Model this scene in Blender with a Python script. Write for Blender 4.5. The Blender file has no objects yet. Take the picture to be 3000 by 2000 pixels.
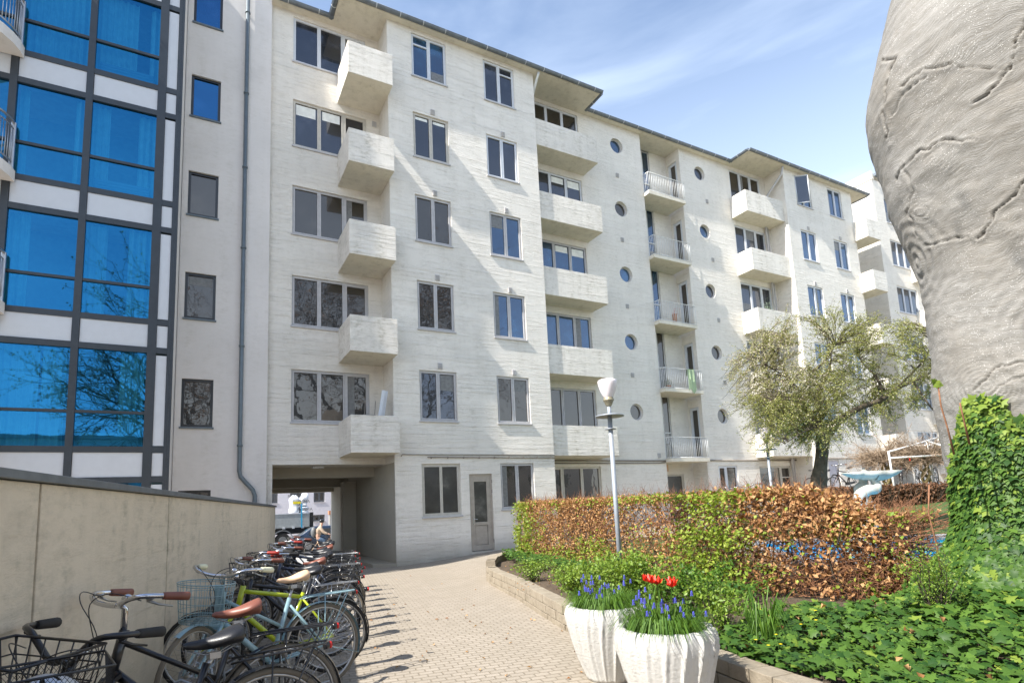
import bpy, math, random
from mathutils import Vector, Matrix, noise
R = math.radians
sc = bpy.context.scene
C = sc.collection
# ---------------------------------------------------------------- camera
CZ = 1.55
YAW, PITCH, ROLL = 0.5055, 0.1358, -0.046
F = Vector((math.sin(YAW)*math.cos(PITCH), math.cos(YAW)*math.cos(PITCH), math.sin(PITCH)))
R0 = Vector((math.cos(YAW), -math.sin(YAW), 0)); U0 = R0.cross(F)
CR = math.cos(ROLL)*R0+math.sin(ROLL)*U0; CU = -math.sin(ROLL)*R0+math.cos(ROLL)*U0
cd = bpy.data.cameras.new('camera'); cam = bpy.data.objects.new('camera', cd); C.objects.link(cam)
M = Matrix((CR, CU, -F)).transposed().to_4x4(); M.translation = (0, 0, CZ); cam.matrix_world = M
cd.sensor_width = 36; cd.lens = 1667.67/3000*36; cd.shift_x = (1500-1493.6)/3000; cd.shift_y = (1250.2-1000)/3000
cd.clip_start = .05; cd.clip_end = 3000; sc.camera = cam
def ray(px, py): return CR*((px-1493.6)/1667.67)-CU*((py-1250.24)/1667.67)+F
def at_s(px, py, s): v = ray(px, py)*s; return Vector((v.x, v.y, v.z+CZ))
def at_z(px, py, z): v = ray(px, py); v = v*((z-CZ)/v.z); return Vector((v.x, v.y, z))
# ---------------------------------------------------------------- sky, sun, exposure
SUN = Vector((-7.8, -1.0, 8.3)).normalized()
w = bpy.data.worlds.new('World'); sc.world = w; w.use_nodes = True
nt = w.node_tree; N = nt.nodes; L = nt.links; N.clear()
sky = N.new('ShaderNodeTexSky'); sky.sky_type = 'NISHITA'; sky.sun_disc = False
sky.sun_elevation = math.asin(SUN.z); sky.sun_rotation = math.atan2(SUN.x, SUN.y)
sky.air_density = 1.0; sky.dust_density = .6; sky.ozone_density = 1.3
tc = N.new('ShaderNodeTexCoord'); mp = N.new('ShaderNodeMapping'); mp.inputs['Scale'].default_value = (1.2, 1.2, 5.5)
mp.inputs['Rotation'].default_value = (R(8), R(-12), 0)
nz = N.new('ShaderNodeTexNoise'); nz.inputs['Scale'].default_value = 1.6; nz.inputs['Detail'].default_value = 9; nz.inputs['Roughness'].default_value = .52
nz.inputs['Distortion'].default_value = .5
cr = N.new('ShaderNodeValToRGB'); cr.color_ramp.elements[0].position = .42; cr.color_ramp.elements[1].position = .9
cr.color_ramp.elements[1].color = (.30, .30, .30, 1)
sep = N.new('ShaderNodeSeparateXYZ'); hz = N.new('ShaderNodeMapRange')
hz.inputs['From Min'].default_value = .72; hz.inputs['From Max'].default_value = .12; hz.inputs['To Min'].default_value = .0; hz.inputs['To Max'].default_value = .52
ad = N.new('ShaderNodeMath'); ad.operation = 'ADD'; ad.use_clamp = True
mx = N.new('ShaderNodeMixRGB'); mx.inputs['Color2'].default_value = (7.5, 8.3, 9.2, 1)
bg = N.new('ShaderNodeBackground'); bg.inputs['Strength'].default_value = .14
wo = N.new('ShaderNodeOutputWorld')
L.new(tc.outputs['Generated'], mp.inputs['Vector']); L.new(mp.outputs[0], nz.inputs['Vector']); L.new(nz.outputs['Fac'], cr.inputs[0])
L.new(tc.outputs['Generated'], sep.inputs[0]); L.new(sep.outputs['Z'], hz.inputs['Value'])
L.new(cr.outputs[0], ad.inputs[0]); L.new(hz.outputs[0], ad.inputs[1]); L.new(ad.outputs[0], mx.inputs['Fac'])
L.new(sky.outputs[0], mx.inputs['Color1']); L.new(mx.outputs[0], bg.inputs['Color']); L.new(bg.outputs[0], wo.inputs['Surface'])
sl = bpy.data.lights.new('sun', 'SUN'); so = bpy.data.objects.new('sun', sl); C.objects.link(so)
sl.energy = 5.0; sl.angle = R(.53); sl.color = (1, .955, .88)
so.rotation_euler = SUN.to_track_quat('Z', 'Y').to_euler(); so.location = (-30, -4, 40)
sc.view_settings.view_transform = 'Standard'; sc.view_settings.look = 'None'; sc.view_settings.gamma = 1; sc.view_settings.exposure = 1.0
# ---------------------------------------------------------------- helpers
rnd = random.Random(7)
class MB:
    def __init__(s): s.v = []; s.f = []; s.m = []; s.s = []; s.mi = 0; s.sm = False
    def vert(s, p): s.v.append((p[0], p[1], p[2])); return len(s.v)-1
    def face(s, ids): s.f.append(tuple(ids)); s.m.append(s.mi); s.s.append(s.sm)
    def quad(s, a, b, c, d):
        n = len(s.v); s.v += [tuple(a), tuple(b), tuple(c), tuple(d)]; s.face((n, n+1, n+2, n+3))
    def poly(s, pts):
        n = len(s.v); s.v += [tuple(p) for p in pts]; s.face(range(n, n+len(pts)))
    def box(s, x0, y0, z0, x1, y1, z1, skip=''):
        if x0 > x1: x0, x1 = x1, x0
        if y0 > y1: y0, y1 = y1, y0
        if z0 > z1: z0, z1 = z1, z0
        n = len(s.v)
        s.v += [(x0,y0,z0),(x1,y0,z0),(x1,y1,z0),(x0,y1,z0),(x0,y0,z1),(x1,y0,z1),(x1,y1,z1),(x0,y1,z1)]
        for k, q in (('b',(0,3,2,1)),('t',(4,5,6,7)),('f',(0,1,5,4)),('r',(1,2,6,5)),('k',(2,3,7,6)),('l',(3,0,4,7))):
            if k not in skip: s.face([n+i for i in q])
    def obox(s, c, ax, ay, az):   # oriented box: centre and three half-axis vectors
        c, ax, ay, az = map(Vector, (c, ax, ay, az)); n = len(s.v)
        for k in (-1, 1):
            for i, j in ((-1,-1),(1,-1),(1,1),(-1,1)): s.v.append(tuple(c+ax*i+ay*j+az*k))
        for q in ((0,3,2,1),(4,5,6,7),(0,1,5,4),(1,2,6,5),(2,3,7,6),(3,0,4,7)): s.face([n+i for i in q])
    def prism(s, pts, z0, z1):    # vertical prism from a counter-clockwise outline
        n = len(s.v); k = len(pts)
        s.v += [(p[0], p[1], z0) for p in pts]+[(p[0], p[1], z1) for p in pts]
        s.face([n+k+i for i in range(k)]); s.face([n+k-1-i for i in range(k)])
        for i in range(k): j = (i+1) % k; s.face((n+i, n+j, n+k+j, n+k+i))
    def tube(s, pts, r, n=8, cap=True, closed=False, flat=1.0):
        P = [Vector(p) for p in pts]; K = len(P)
        rr = r if isinstance(r, (list, tuple)) else [r]*K
        sm = s.sm; s.sm = True; base = len(s.v); up = None
        for i, p in enumerate(P):
            if closed: t = P[(i+1) % K]-P[i-1]
            else: t = P[min(i+1, K-1)]-P[max(i-1, 0)]
            if t.length < 1e-9: t = Vector((0, 0, 1))
            t.normalize()
            if up is None:
                up = Vector((0, 0, 1)) if abs(t.z) < .9 else Vector((1, 0, 0))
            a = up-t*up.dot(t)
            if a.length < 1e-6: a = t.orthogonal()
            a.normalize(); up = a; b = t.cross(a)
            for k in range(n):
                an = 2*math.pi*k/n; q = p+(a*math.cos(an)*flat+b*math.sin(an))*rr[i]; s.v.append((q.x, q.y, q.z))
        for i in range(K if closed else K-1):
            i2 = (i+1) % K
            for k in range(n):
                k2 = (k+1) % n; s.face((base+i*n+k, base+i*n+k2, base+i2*n+k2, base+i2*n+k))
        if cap and not closed:
            s.sm = False; s.face([base+n-1-k for k in range(n)]); s.face([base+(K-1)*n+k for k in range(n)])
        s.sm = sm
    def lathe(s, prof, c=(0,0,0), n=24, cap=True, fr=None):
        sm = s.sm; s.sm = True; base = len(s.v)
        for i, (r, z) in enumerate(prof):
            for k in range(n):
                a = 2*math.pi*k/n; q = r*(fr(a, i) if fr else 1); s.v.append((c[0]+q*math.cos(a), c[1]+q*math.sin(a), c[2]+z))
        for i in range(len(prof)-1):
            for k in range(n):
                k2 = (k+1) % n; s.face((base+i*n+k, base+i*n+k2, base+(i+1)*n+k2, base+(i+1)*n+k))
        if cap:
            s.face([base+n-1-k for k in range(n)]); s.face([base+(len(prof)-1)*n+k for k in range(n)])
        s.sm = sm
    def ball(s, c, rx, ry=None, rz=None, n=12, m=8):
        ry = ry or rx; rz = rz or rx; sm = s.sm; s.sm = True; b = len(s.v)
        for i in range(m+1):
            t = math.pi*i/m
            for k in range(n):
                a = 2*math.pi*k/n; s.v.append((c[0]+rx*math.sin(t)*math.cos(a), c[1]+ry*math.sin(t)*math.sin(a), c[2]-rz*math.cos(t)))
        for i in range(m):
            for k in range(n): k2 = (k+1) % n; s.face((b+i*n+k, b+i*n+k2, b+(i+1)*n+k2, b+(i+1)*n+k))
        s.sm = sm
    def build(s, name, mats, parent=None, bevel=0):
        if not isinstance(mats, (list, tuple)): mats = [mats]
        o0 = org(parent); me = bpy.data.meshes.new(name)
        vv = [(a-o0.x, b-o0.y, c-o0.z) for a, b, c in s.v] if parent and o0.length > 0 else s.v
        me.from_pydata(vv, [], s.f); me.polygons.foreach_set('material_index', s.m); me.polygons.foreach_set('use_smooth', s.s)
        for m_ in mats: me.materials.append(m_)
        me.update(); o = bpy.data.objects.new(name, me); C.objects.link(o)
        if parent: o.parent = parent
        if bevel:
            b = o.modifiers.new('bevel', 'BEVEL'); b.width = bevel; b.segments = 2; b.limit_method = 'ANGLE'
        return o
def org(o):
    v = Vector((0, 0, 0))
    while o: v += o.location; o = o.parent
    return v
def tag(o, label=None, cat=None, group=None, kind=None):
    if label: o['label'] = label
    if cat: o['category'] = cat
    if group: o['group'] = group
    if kind: o['kind'] = kind
    return o
def empty(name, loc=(0,0,0), label=None, cat=None, group=None, kind=None):
    o = bpy.data.objects.new(name, None); o.empty_display_size = .2; C.objects.link(o); o.location = loc
    return tag(o, label, cat, group, kind)
def children(o): return [c for c in bpy.data.objects if c.parent == o]
def copy_tree(o, parent=None):
    kids = [c for c in o.children]
    c = o.copy(); C.objects.link(c); c.parent = parent
    for k in kids: copy_tree(k, c)
    return c
# ---------------------------------------------------------------- materials
def newmat(name):
    m = bpy.data.materials.new(name); m.use_nodes = True; t = m.node_tree; return m, t, t.nodes['Principled BSDF']
def nd(t, typ, **kw):
    n = t.nodes.new(typ)
    for k, v in kw.items():
        if k in n.inputs: n.inputs[k].default_value = v
        else: setattr(n, k, v)
    return n
def coords(t, scale=(1,1,1), rot=(0,0,0), kind='Object'):
    a = t.nodes.new('ShaderNodeTexCoord'); b = t.nodes.new('ShaderNodeMapping'); b.inputs['Scale'].default_value = scale; b.inputs['Rotation'].default_value = rot
    t.links.new(a.outputs[kind], b.inputs['Vector']); return b.outputs[0]
def ramp(t, fac, stops):
    r = t.nodes.new('ShaderNodeValToRGB'); e = r.color_ramp.elements
    while len(e) < len(stops): e.new(.5)
    for i, (p, c) in enumerate(stops): e[i].position = p; e[i].color = (*c, 1) if len(c) == 3 else c
    t.links.new(fac, r.inputs[0]); return r.outputs[0]
def mixc(t, fac, a, b, mode='MIX'):
    m = t.nodes.new('ShaderNodeMixRGB'); m.blend_type = mode
    for k, v in (('Fac', fac), ('Color1', a), ('Color2', b)):
        if hasattr(v, 'links') or isinstance(v, bpy.types.NodeSocket): t.links.new(v, m.inputs[k])
        else: m.inputs[k].default_value = v if isinstance(v, (int, float)) else (*v, 1)
    return m.outputs[0]
def bump(t, b, h, strength=.5, dist=.01, prev=None):
    n = t.nodes.new('ShaderNodeBump'); n.inputs['Strength'].default_value = strength; n.inputs['Distance'].default_value = dist
    t.links.new(h, n.inputs['Height'])
    if prev: t.links.new(prev, n.inputs['Normal'])
    t.links.new(n.outputs[0], b.inputs['Normal']); return n.outputs[0]
def noise_(t, vec, scale, detail=4, rough=.6, dist=0):
    n = nd(t, 'ShaderNodeTexNoise', Scale=scale, Detail=detail, Roughness=rough, Distortion=dist); t.links.new(vec, n.inputs['Vector']); return n.outputs['Fac']
def plain(name, col, rough=.5, metal=0, var=.12, vs=6, bmp=0, bs=40, coat=0, spec=.5):
    m, t, b = newmat(name); v = coords(t); f = noise_(t, v, vs, 5)
    c2 = tuple(max(0, x*(1-var)) for x in col); c3 = tuple(min(1, x*(1+var)) for x in col)
    t.links.new(ramp(t, f, [(.3, c2), (.7, c3)]), b.inputs['Base Color'])
    b.inputs['Roughness'].default_value = rough; b.inputs['Metallic'].default_value = metal
    b.inputs['Specular IOR Level'].default_value = spec
    if coat: b.inputs['Coat Weight'].default_value = coat; b.inputs['Coat Roughness'].default_value = .08
    if bmp: bump(t, b, noise_(t, v, bs, 6), .6, bmp)
    return m
def concrete(name, col, rough=.85, ridge=.008, dirt=.4, plank=7.5, grain=.004, stain=(.42,.38,.3)):
    m, t, b = newmat(name)
    v = coords(t); big = noise_(t, v, .45, 7, .65); fine = noise_(t, coords(t, (1,1,2.2)), 5.5, 9, .7)
    vs = coords(t, (3.2, 3.2, .35)); streak = noise_(t, vs, 1.0, 6, .65)
    a = ramp(t, big, [(.35, tuple(c*(1-.09) for c in col)), (.6, col)])
    d = ramp(t, fine, [(.44, (0,0,0)), (.78, (1,1,1))]); e = ramp(t, streak, [(.40, (0,0,0)), (.72, (1,1,1))])
    k = mixc(t, 1, d, e, 'MULTIPLY')
    mul = t.nodes.new('ShaderNodeMath'); mul.operation = 'MULTIPLY'; mul.use_clamp = True; mul.inputs[1].default_value = dirt*2.6; t.links.new(k, mul.inputs[0])
    patch = noise_(t, coords(t, (1,1,1.3)), 1.1, 8, .72)
    pr = ramp(t, patch, [(.53, (0,0,0)), (.70, (dirt,)*3)])
    a2 = mixc(t, mul.outputs[0], a, stain)
    a3 = mixc(t, pr, a2, tuple(c*.72 for c in col))
    b.inputs['Roughness'].default_value = rough; b.inputs['Specular IOR Level'].default_value = .25
    # plank ridges: horizontal board marks with ragged lips
    warp = noise_(t, coords(t, (.6,.6,1)), 3.0, 10, .75)
    sx = t.nodes.new('ShaderNodeSeparateXYZ'); t.links.new(v, sx.inputs[0])
    add = t.nodes.new('ShaderNodeMath'); add.operation = 'MULTIPLY_ADD'; t.links.new(warp, add.inputs[0]); add.inputs[1].default_value = .05; t.links.new(sx.outputs['Z'], add.inputs[2])
    ml = t.nodes.new('ShaderNodeMath'); ml.operation = 'MULTIPLY'; ml.inputs[1].default_value = plank; t.links.new(add.outputs[0], ml.inputs[0])
    fr = t.nodes.new('ShaderNodeMath'); fr.operation = 'FRACT'; t.links.new(ml.outputs[0], fr.inputs[0])
    rg = ramp(t, fr.outputs[0], [(0, (0,0,0)), (.07, (1,1,1)), (.82, (.62,.62,.62)), (.97, (.45,.45,.45))])
    msk = ramp(t, noise_(t, coords(t, (.3,.3,2.2)), 2.1, 8, .75), [(.46, (.03,)*3), (.66, (1,1,1))])
    hgt = mixc(t, 1, rg, msk, 'MULTIPLY')
    ln = ramp(t, fr.outputs[0], [(0, (1,1,1)), (.05, (.7,.7,.7)), (.10, (0,0,0)), (.96, (0,0,0)), (1, (1,1,1))]); lm_ = mixc(t, 1, ln, msk, 'MULTIPLY'); l2 = mixc(t, 1, lm_, ramp(t, fine, [(.44, (.0,)*3), (.70, (.42,)*3)]), 'MULTIPLY')
    a4 = mixc(t, l2, a3, tuple(c*(.9 if 'beige' in name else .5) for c in stain)) if ridge > .002 else a3
    zr = nd(t, 'ShaderNodeMapRange'); zr.inputs['From Min'].default_value = .05; zr.inputs['From Max'].default_value = .75; zr.inputs['To Min'].default_value = 1; zr.inputs['To Max'].default_value = 0; t.links.new(sx.outputs['Z'], zr.inputs['Value'])
    gm_ = mixc(t, 1, zr.outputs[0], ramp(t, big, [(.35, (.25,)*3), (.6, (.8,)*3)]), 'MULTIPLY')
    a4 = mixc(t, gm_, a4, tuple(c*.8 for c in stain)) if ridge > .002 else a4
    t.links.new(a4, b.inputs['Base Color'])
    n1 = bump(t, b, hgt, 1, ridge)
    bump(t, b, noise_(t, coords(t, (1,1,1.6)), 26, 9, .72), .8, grain, n1)
    return m
M_white = concrete('white painted board concrete', (.80,.755,.68), ridge=.017, dirt=.30, grain=.016)
M_balc = concrete('weathered balcony concrete', (.79,.745,.67), ridge=.019, dirt=.6, grain=.018)
M_soffit = concrete('painted soffit concrete with bounce tint', (.74,.69,.58), ridge=.003, dirt=.5, grain=.003)  # warm cream carries bounced light in the base colour
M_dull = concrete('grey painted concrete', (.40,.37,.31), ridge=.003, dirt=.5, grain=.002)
M_render = concrete('smooth pale render', (.72,.68,.645), ridge=.0005, dirt=.22, grain=.002)
M_wall = concrete('beige concrete', (.72,.62,.48), ridge=.004, dirt=.4, plank=4.6, grain=.006, stain=(.25,.23,.16))
M_farwall = plain('painted street wall', (.62,.60,.64), .9, var=.06)
M_zinc = plain('zinc gutter', (.17,.19,.21), .45, .5, var=.2)
M_strap = plain('pale gutter strap', (.62,.63,.62), .5, .2)
M_frame = plain('painted window frame', (.46,.45,.45), .45, var=.08, vs=9)
M_framew = plain('white window frame', (.60,.62,.65), .4, var=.05)
M_framec = plain('cream window frame', (.52,.49,.43), .5, var=.1, vs=8)
M_dark = plain('anthracite frame', (.035,.042,.05), .4, .2)
M_panel = plain('white glass panel', (.52,.54,.57), .12, var=.03)
M_rail = plain('white railing paint', (.68,.68,.66), .45)
M_steel = plain('brushed steel', (.45,.46,.48), .35, .8)
M_pipe = plain('grey downpipe', (.14,.17,.19), .45, .3)
M_cable = plain('old painted cable', (.24,.21,.18), .8)
M_black = plain('black paint', (.012,.012,.014), .3, .1, coat=.4)
M_chrome = plain('chrome', (.62,.62,.64), .16, 1, var=.06)
M_alloy = plain('dull alloy', (.42,.42,.42), .35, .85)
M_rubber = plain('tyre rubber', (.022,.021,.02), .8, bmp=.001, bs=90)
M_gum = plain('dusty tyre', (.16,.135,.10), .85)
M_red = plain('red reflector', (.55,.02,.015), .25)
M_leatherb = plain('brown leather', (.20,.07,.045), .45, var=.2, bmp=.0006, bs=120)
M_leathert = plain('tan saddle leather', (.62,.42,.27), .5)
M_seat = plain('black saddle vinyl', (.016,.016,.018), .38, bmp=.0015, bs=160)
M_cream = plain('cream rubber grip', (.72,.70,.50), .6)
M_blue = plain('pale blue paint', (.24,.37,.41), .3, coat=.5)
M_lime = plain('lime paint', (.42,.50,.015), .3, coat=.5)
M_navy = plain('navy paint', (.02,.03,.06), .3, coat=.5)
M_grey = plain('grey bike paint', (.22,.23,.24), .35, .3)
M_redp = plain('dark red paint', (.30,.03,.02), .35)
M_silver = plain('silver paint', (.5,.52,.55), .3, .5)
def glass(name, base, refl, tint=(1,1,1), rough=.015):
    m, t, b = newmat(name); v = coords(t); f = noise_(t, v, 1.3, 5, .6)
    t.links.new(ramp(t, f, [(.38, tuple(c*.4 for c in base)), (.55, base), (.68, tuple(min(1, c*3.5+.01) for c in base))]), b.inputs['Base Color'])  # blotches in the base colour imitate reflections and rooms behind
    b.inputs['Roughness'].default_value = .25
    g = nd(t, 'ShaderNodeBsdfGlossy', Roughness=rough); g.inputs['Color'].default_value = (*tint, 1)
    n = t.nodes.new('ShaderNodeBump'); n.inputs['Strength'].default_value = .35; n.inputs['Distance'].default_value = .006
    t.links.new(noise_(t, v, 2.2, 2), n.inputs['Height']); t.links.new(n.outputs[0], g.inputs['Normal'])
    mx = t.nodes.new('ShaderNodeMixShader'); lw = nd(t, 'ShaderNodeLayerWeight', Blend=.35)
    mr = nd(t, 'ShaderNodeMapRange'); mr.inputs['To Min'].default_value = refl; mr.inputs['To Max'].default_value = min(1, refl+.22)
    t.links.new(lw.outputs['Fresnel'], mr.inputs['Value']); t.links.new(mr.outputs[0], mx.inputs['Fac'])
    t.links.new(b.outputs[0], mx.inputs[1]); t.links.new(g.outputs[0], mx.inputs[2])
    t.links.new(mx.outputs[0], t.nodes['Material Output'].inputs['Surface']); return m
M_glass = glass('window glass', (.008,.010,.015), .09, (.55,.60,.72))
M_glassb = glass('sky tinted window glass', (.004,.02,.04), .17, (.32,.48,.75))  # blue tint of the gloss stands for reflected sky
M_glassn = glass('narrow sky tinted glass', (.003,.012,.03), .42, (.03,.24,.56))  # deep blue put into the glass colour imitates mirrored sky
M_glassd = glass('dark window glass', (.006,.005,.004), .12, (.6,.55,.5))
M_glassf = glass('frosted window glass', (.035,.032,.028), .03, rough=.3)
def seethru(name, tint, refl, gt):
    m, t, b = newmat(name)
    g = nd(t, 'ShaderNodeBsdfGlossy', Roughness=.01); g.inputs['Color'].default_value = (*gt, 1)
    n = t.nodes.new('ShaderNodeBump'); n.inputs['Strength'].default_value = .2; n.inputs['Distance'].default_value = .004
    t.links.new(noise_(t, coords(t), 1.6, 2), n.inputs['Height']); t.links.new(n.outputs[0], g.inputs['Normal'])
    tr = nd(t, 'ShaderNodeBsdfTransparent'); tr.inputs['Color'].default_value = (*tint, 1)
    mx = nd(t, 'ShaderNodeMixShader', Fac=refl); t.links.new(tr.outputs[0], mx.inputs[1]); t.links.new(g.outputs[0], mx.inputs[2])
    t.links.new(mx.outputs[0], t.nodes['Material Output'].inputs['Surface']); return m
M_bayglass = seethru('blue coated glass', (.25,.60,.72), .46, (.028,.235,.52))
M_curtain = plain('white curtain', (.75,.76,.72), .9)
M_room = plain('dim room plaster', (.42,.44,.45), .9)
M_opal = plain('opal lamp glass', (.78,.72,.74), .15, var=.03)
M_bronze = plain('weathered bronze', (.28,.25,.17), .55, .4, var=.35, vs=30)
M_galv = plain('galvanised post', (.33,.36,.40), .5, .3, var=.12)
M_terr = plain('terracotta', (.45,.2,.11), .8)

M_curt2 = plain('curtain dimmed as behind glass', (.17,.17,.165), .35, var=.25, vs=12)  # curtain colour darkened to imitate dimming by the panes
# ================================================================ ground
def sm(t): t = max(0, min(1, t)); return t*t*(3-2*t)
def gz(x, y):
    z = .25*sm((x-4.6)/4.8)*sm((y-6)/6) if x < 12 else .25+min(1.35, (x-12)*.1)
    if y > 15.6: z = z*(1-sm((y-16)/8)) - .62*sm((y-15.6)/10.5)
    return z
def paver_mat():
    m, t, b = newmat('small concrete pavers'); v = coords(t, rot=(0,0,R(11)))
    br = nd(t, 'ShaderNodeTexBrick', Scale=1.0); br.inputs['Brick Width'].default_value = .14; br.inputs['Row Height'].default_value = .09
    br.inputs['Mortar Size'].default_value = .008; br.inputs['Mortar Smooth'].default_value = .35; br.inputs['Bias'].default_value = 0
    br.inputs['Color1'].default_value = (.345,.30,.245,1); br.inputs['Color2'].default_value = (.30,.26,.21,1); br.inputs['Mortar'].default_value = (.225,.19,.145,1)
    dv = t.nodes.new('ShaderNodeVectorMath'); nw = nd(t, 'ShaderNodeTexNoise', Scale=6.0, Detail=3.0); t.links.new(v, nw.inputs['Vector'])
    sc_ = t.nodes.new('ShaderNodeVectorMath'); sc_.operation = 'SCALE'; sc_.inputs['Scale'].default_value = .022; t.links.new(nw.outputs['Color'], sc_.inputs[0])
    t.links.new(v, dv.inputs[0]); t.links.new(sc_.outputs[0], dv.inputs[1]); t.links.new(dv.outputs[0], br.inputs['Vector'])
    f = noise_(t, v, 1.1, 8, .7); c = mixc(t, ramp(t, f, [(.4,(0,0,0)),(.75,(.55,)*3)]), br.outputs['Color'], (.25,.215,.165))
    g = noise_(t, v, 60, 6, .8); c = mixc(t, ramp(t, g, [(.5,(0,0,0)),(.75,(.3,)*3)]), c, (.42,.38,.32))
    t.links.new(c, b.inputs['Base Color']); b.inputs['Roughness'].default_value = .9; b.inputs['Specular IOR Level'].default_value = .2
    iv = t.nodes.new('ShaderNodeMath'); iv.operation = 'SUBTRACT'; iv.inputs[0].default_value = 1; t.links.new(br.outputs['Fac'], iv.inputs[1])
    n1 = bump(t, b, iv.outputs[0], .9, .008); bump(t, b, noise_(t, v, 45, 8, .75), .7, .006, n1); return m
M_pave = paver_mat()
def soil(name, c1, c2, s=9):
    m, t, b = newmat(name); v = coords(t); f = noise_(t, v, s, 8, .75)
    t.links.new(ramp(t, f, [(.35, c1), (.65, c2)]), b.inputs['Base Color']); b.inputs['Roughness'].default_value = .95
    bump(t, b, noise_(t, v, s*4, 8, .8), 1, .02); return m
M_soil = soil('bed soil', (.06,.042,.028), (.13,.09,.055)); M_grass = soil('lawn', (.035,.07,.012), (.07,.12,.02), 14)
M_asph = soil('asphalt', (.055,.055,.058), (.075,.073,.072), 20); M_side = soil('pale pavement', (.36,.35,.33), (.43,.41,.38), 5)
def sheet(name, x0, x1, y0, y1, step, mat, zf, test=None):
    b = MB(); b.sm = True; nx = int(round((x1-x0)/step)); ny = int(round((y1-y0)/step))
    for j in range(ny+1):
        for i in range(nx+1): x = x0+i*step; y = y0+j*step; b.v.append((x, y, zf(x, y)))
    for j in range(ny):
        for i in range(nx):
            if test and not test(x0+(i+.5)*step, y0+(j+.5)*step): continue
            a = j*(nx+1)+i; b.face((a, a+1, a+nx+2, a+nx+1))
    return tag(b.build(name, mat), kind='structure')
sheet('courtyard_ground', -60, 100, -60, 110, .5, M_pave, gz)
# street beyond the passage
b = MB(); b.sm = True
for (x0, x1, y0, y1, m, dz) in ():
    pass
def flat(name, x0, x1, y0, y1, z, mat, z1=None):
    b = MB(); b.box(x0, y0, z, x1, y1, z1 if z1 is not None else z+.004); return tag(b.build(name, mat), kind='structure')
flat('street_pavement', -30, 60, 25.6, 30.6, -.62, M_side, -.52)
flat('street', -30, 60, 30.65, 42.5, -.66, M_asph, -.60)
# raised planting bed
KERB = [(5.45,10.95),(5.2,10.2),(4.8,8.5),(4.42,7.2),(4.1,6.1),(3.88,4.9),(3.74,3.6),(3.6,2.7),(3.5,1.8),(3.42,.5),(3.4,-3)]
BACK = [(5.45,10.95),(5.9,11.7),(6.8,12.7),(8.4,13.3),(12,13.5),(20,13.5)]
def inbed(x, y):
    if y > 13.4 or y < -3 or x > 34: return False
    for (a, b_) in zip(KERB, KERB[1:]):
        if b_[1] <= y <= a[1]:
            xx = b_[0]+(a[0]-b_[0])*(y-b_[1])/(a[1]-b_[1]); return x > xx+.1
    for (a, b_) in zip(BACK, BACK[1:]):
        if a[0] <= x <= b_[0]:
            yy = a[1]+(b_[1]-a[1])*(x-a[0])/(b_[0]-a[0]); return y < yy-.1
    return False
def bedz(x, y):
    return .27+.05*noise.noise(Vector((x*.9, y*.9, 3)))+.12*sm((x-4.2)/1.6)*sm((4.5-y)/3)
sheet('bed_soil', 3.3, 9.3, -3, 13.5, .1, M_soil, bedz, inbed)
sheet('lawn', 8.2, 34, -4, 13.5, .4, M_grass, lambda x, y: max(.30, gz(x, y)+.04)+.02*noise.noise(Vector((x, y, 1))), lambda x, y: inbed(x, y) and not (-1.1 < (x-8.55)*.79-(y-4.5)*.61 < 3.0 and .2 < (x-8.55)*.61+(y-4.5)*.79 < 4.1))
def brick_wall_line(name, pts, z0, z1, rows, bl, thick, mat, label, cat):
    root = empty(name, (pts[0][0], pts[0][1], z0), label, cat)
    body = MB(); rr = random.Random(3)
    seg = [];  P = [Vector((a, b_, 0)) for a, b_ in pts]
    tot = sum((P[i+1]-P[i]).length for i in range(len(P)-1))
    def at(s):
        for i in range(len(P)-1):
            l = (P[i+1]-P[i]).length
            if s <= l or i == len(P)-2: d = (P[i+1]-P[i])/l; return P[i]+d*s, d
            s -= l
    h = (z1-z0)/rows
    for r_ in range(rows):
        s = -rr.random()*bl if r_ else 0; ww = bl*(1 if r_ < rows-1 else 1.0)
        while s < tot:
            ln = ww*(.9+.2*rr.random()); p, d = at(max(0, s)+ln/2); nrm = Vector((-d.y, d.x, 0))
            j = rr.uniform(-.006, .006); zc = z0+h*(r_+.5)
            body.obox(p-nrm*(j)+Vector((0,0,zc)), d*(ln/2-.005), nrm*thick/2, Vector((0, 0, h/2-.004)))
            s += ln
    body.build('stone_courses', mat, root, .006)
    return root
M_kerb = soil('sandy kerb stone', (.24,.20,.145), (.34,.29,.22), 5)
brick_wall_line('bed_edging', KERB, -.05, .30, 3, .24, .2, M_kerb, 'low edging of small sandy stone courses curving along the paved path', 'garden edging')
brick_wall_line('bed_edging', BACK, .1, .42, 2, .24, .2, M_kerb, 'far end of stone edging turning behind the brown hedge', 'garden edging')
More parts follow.
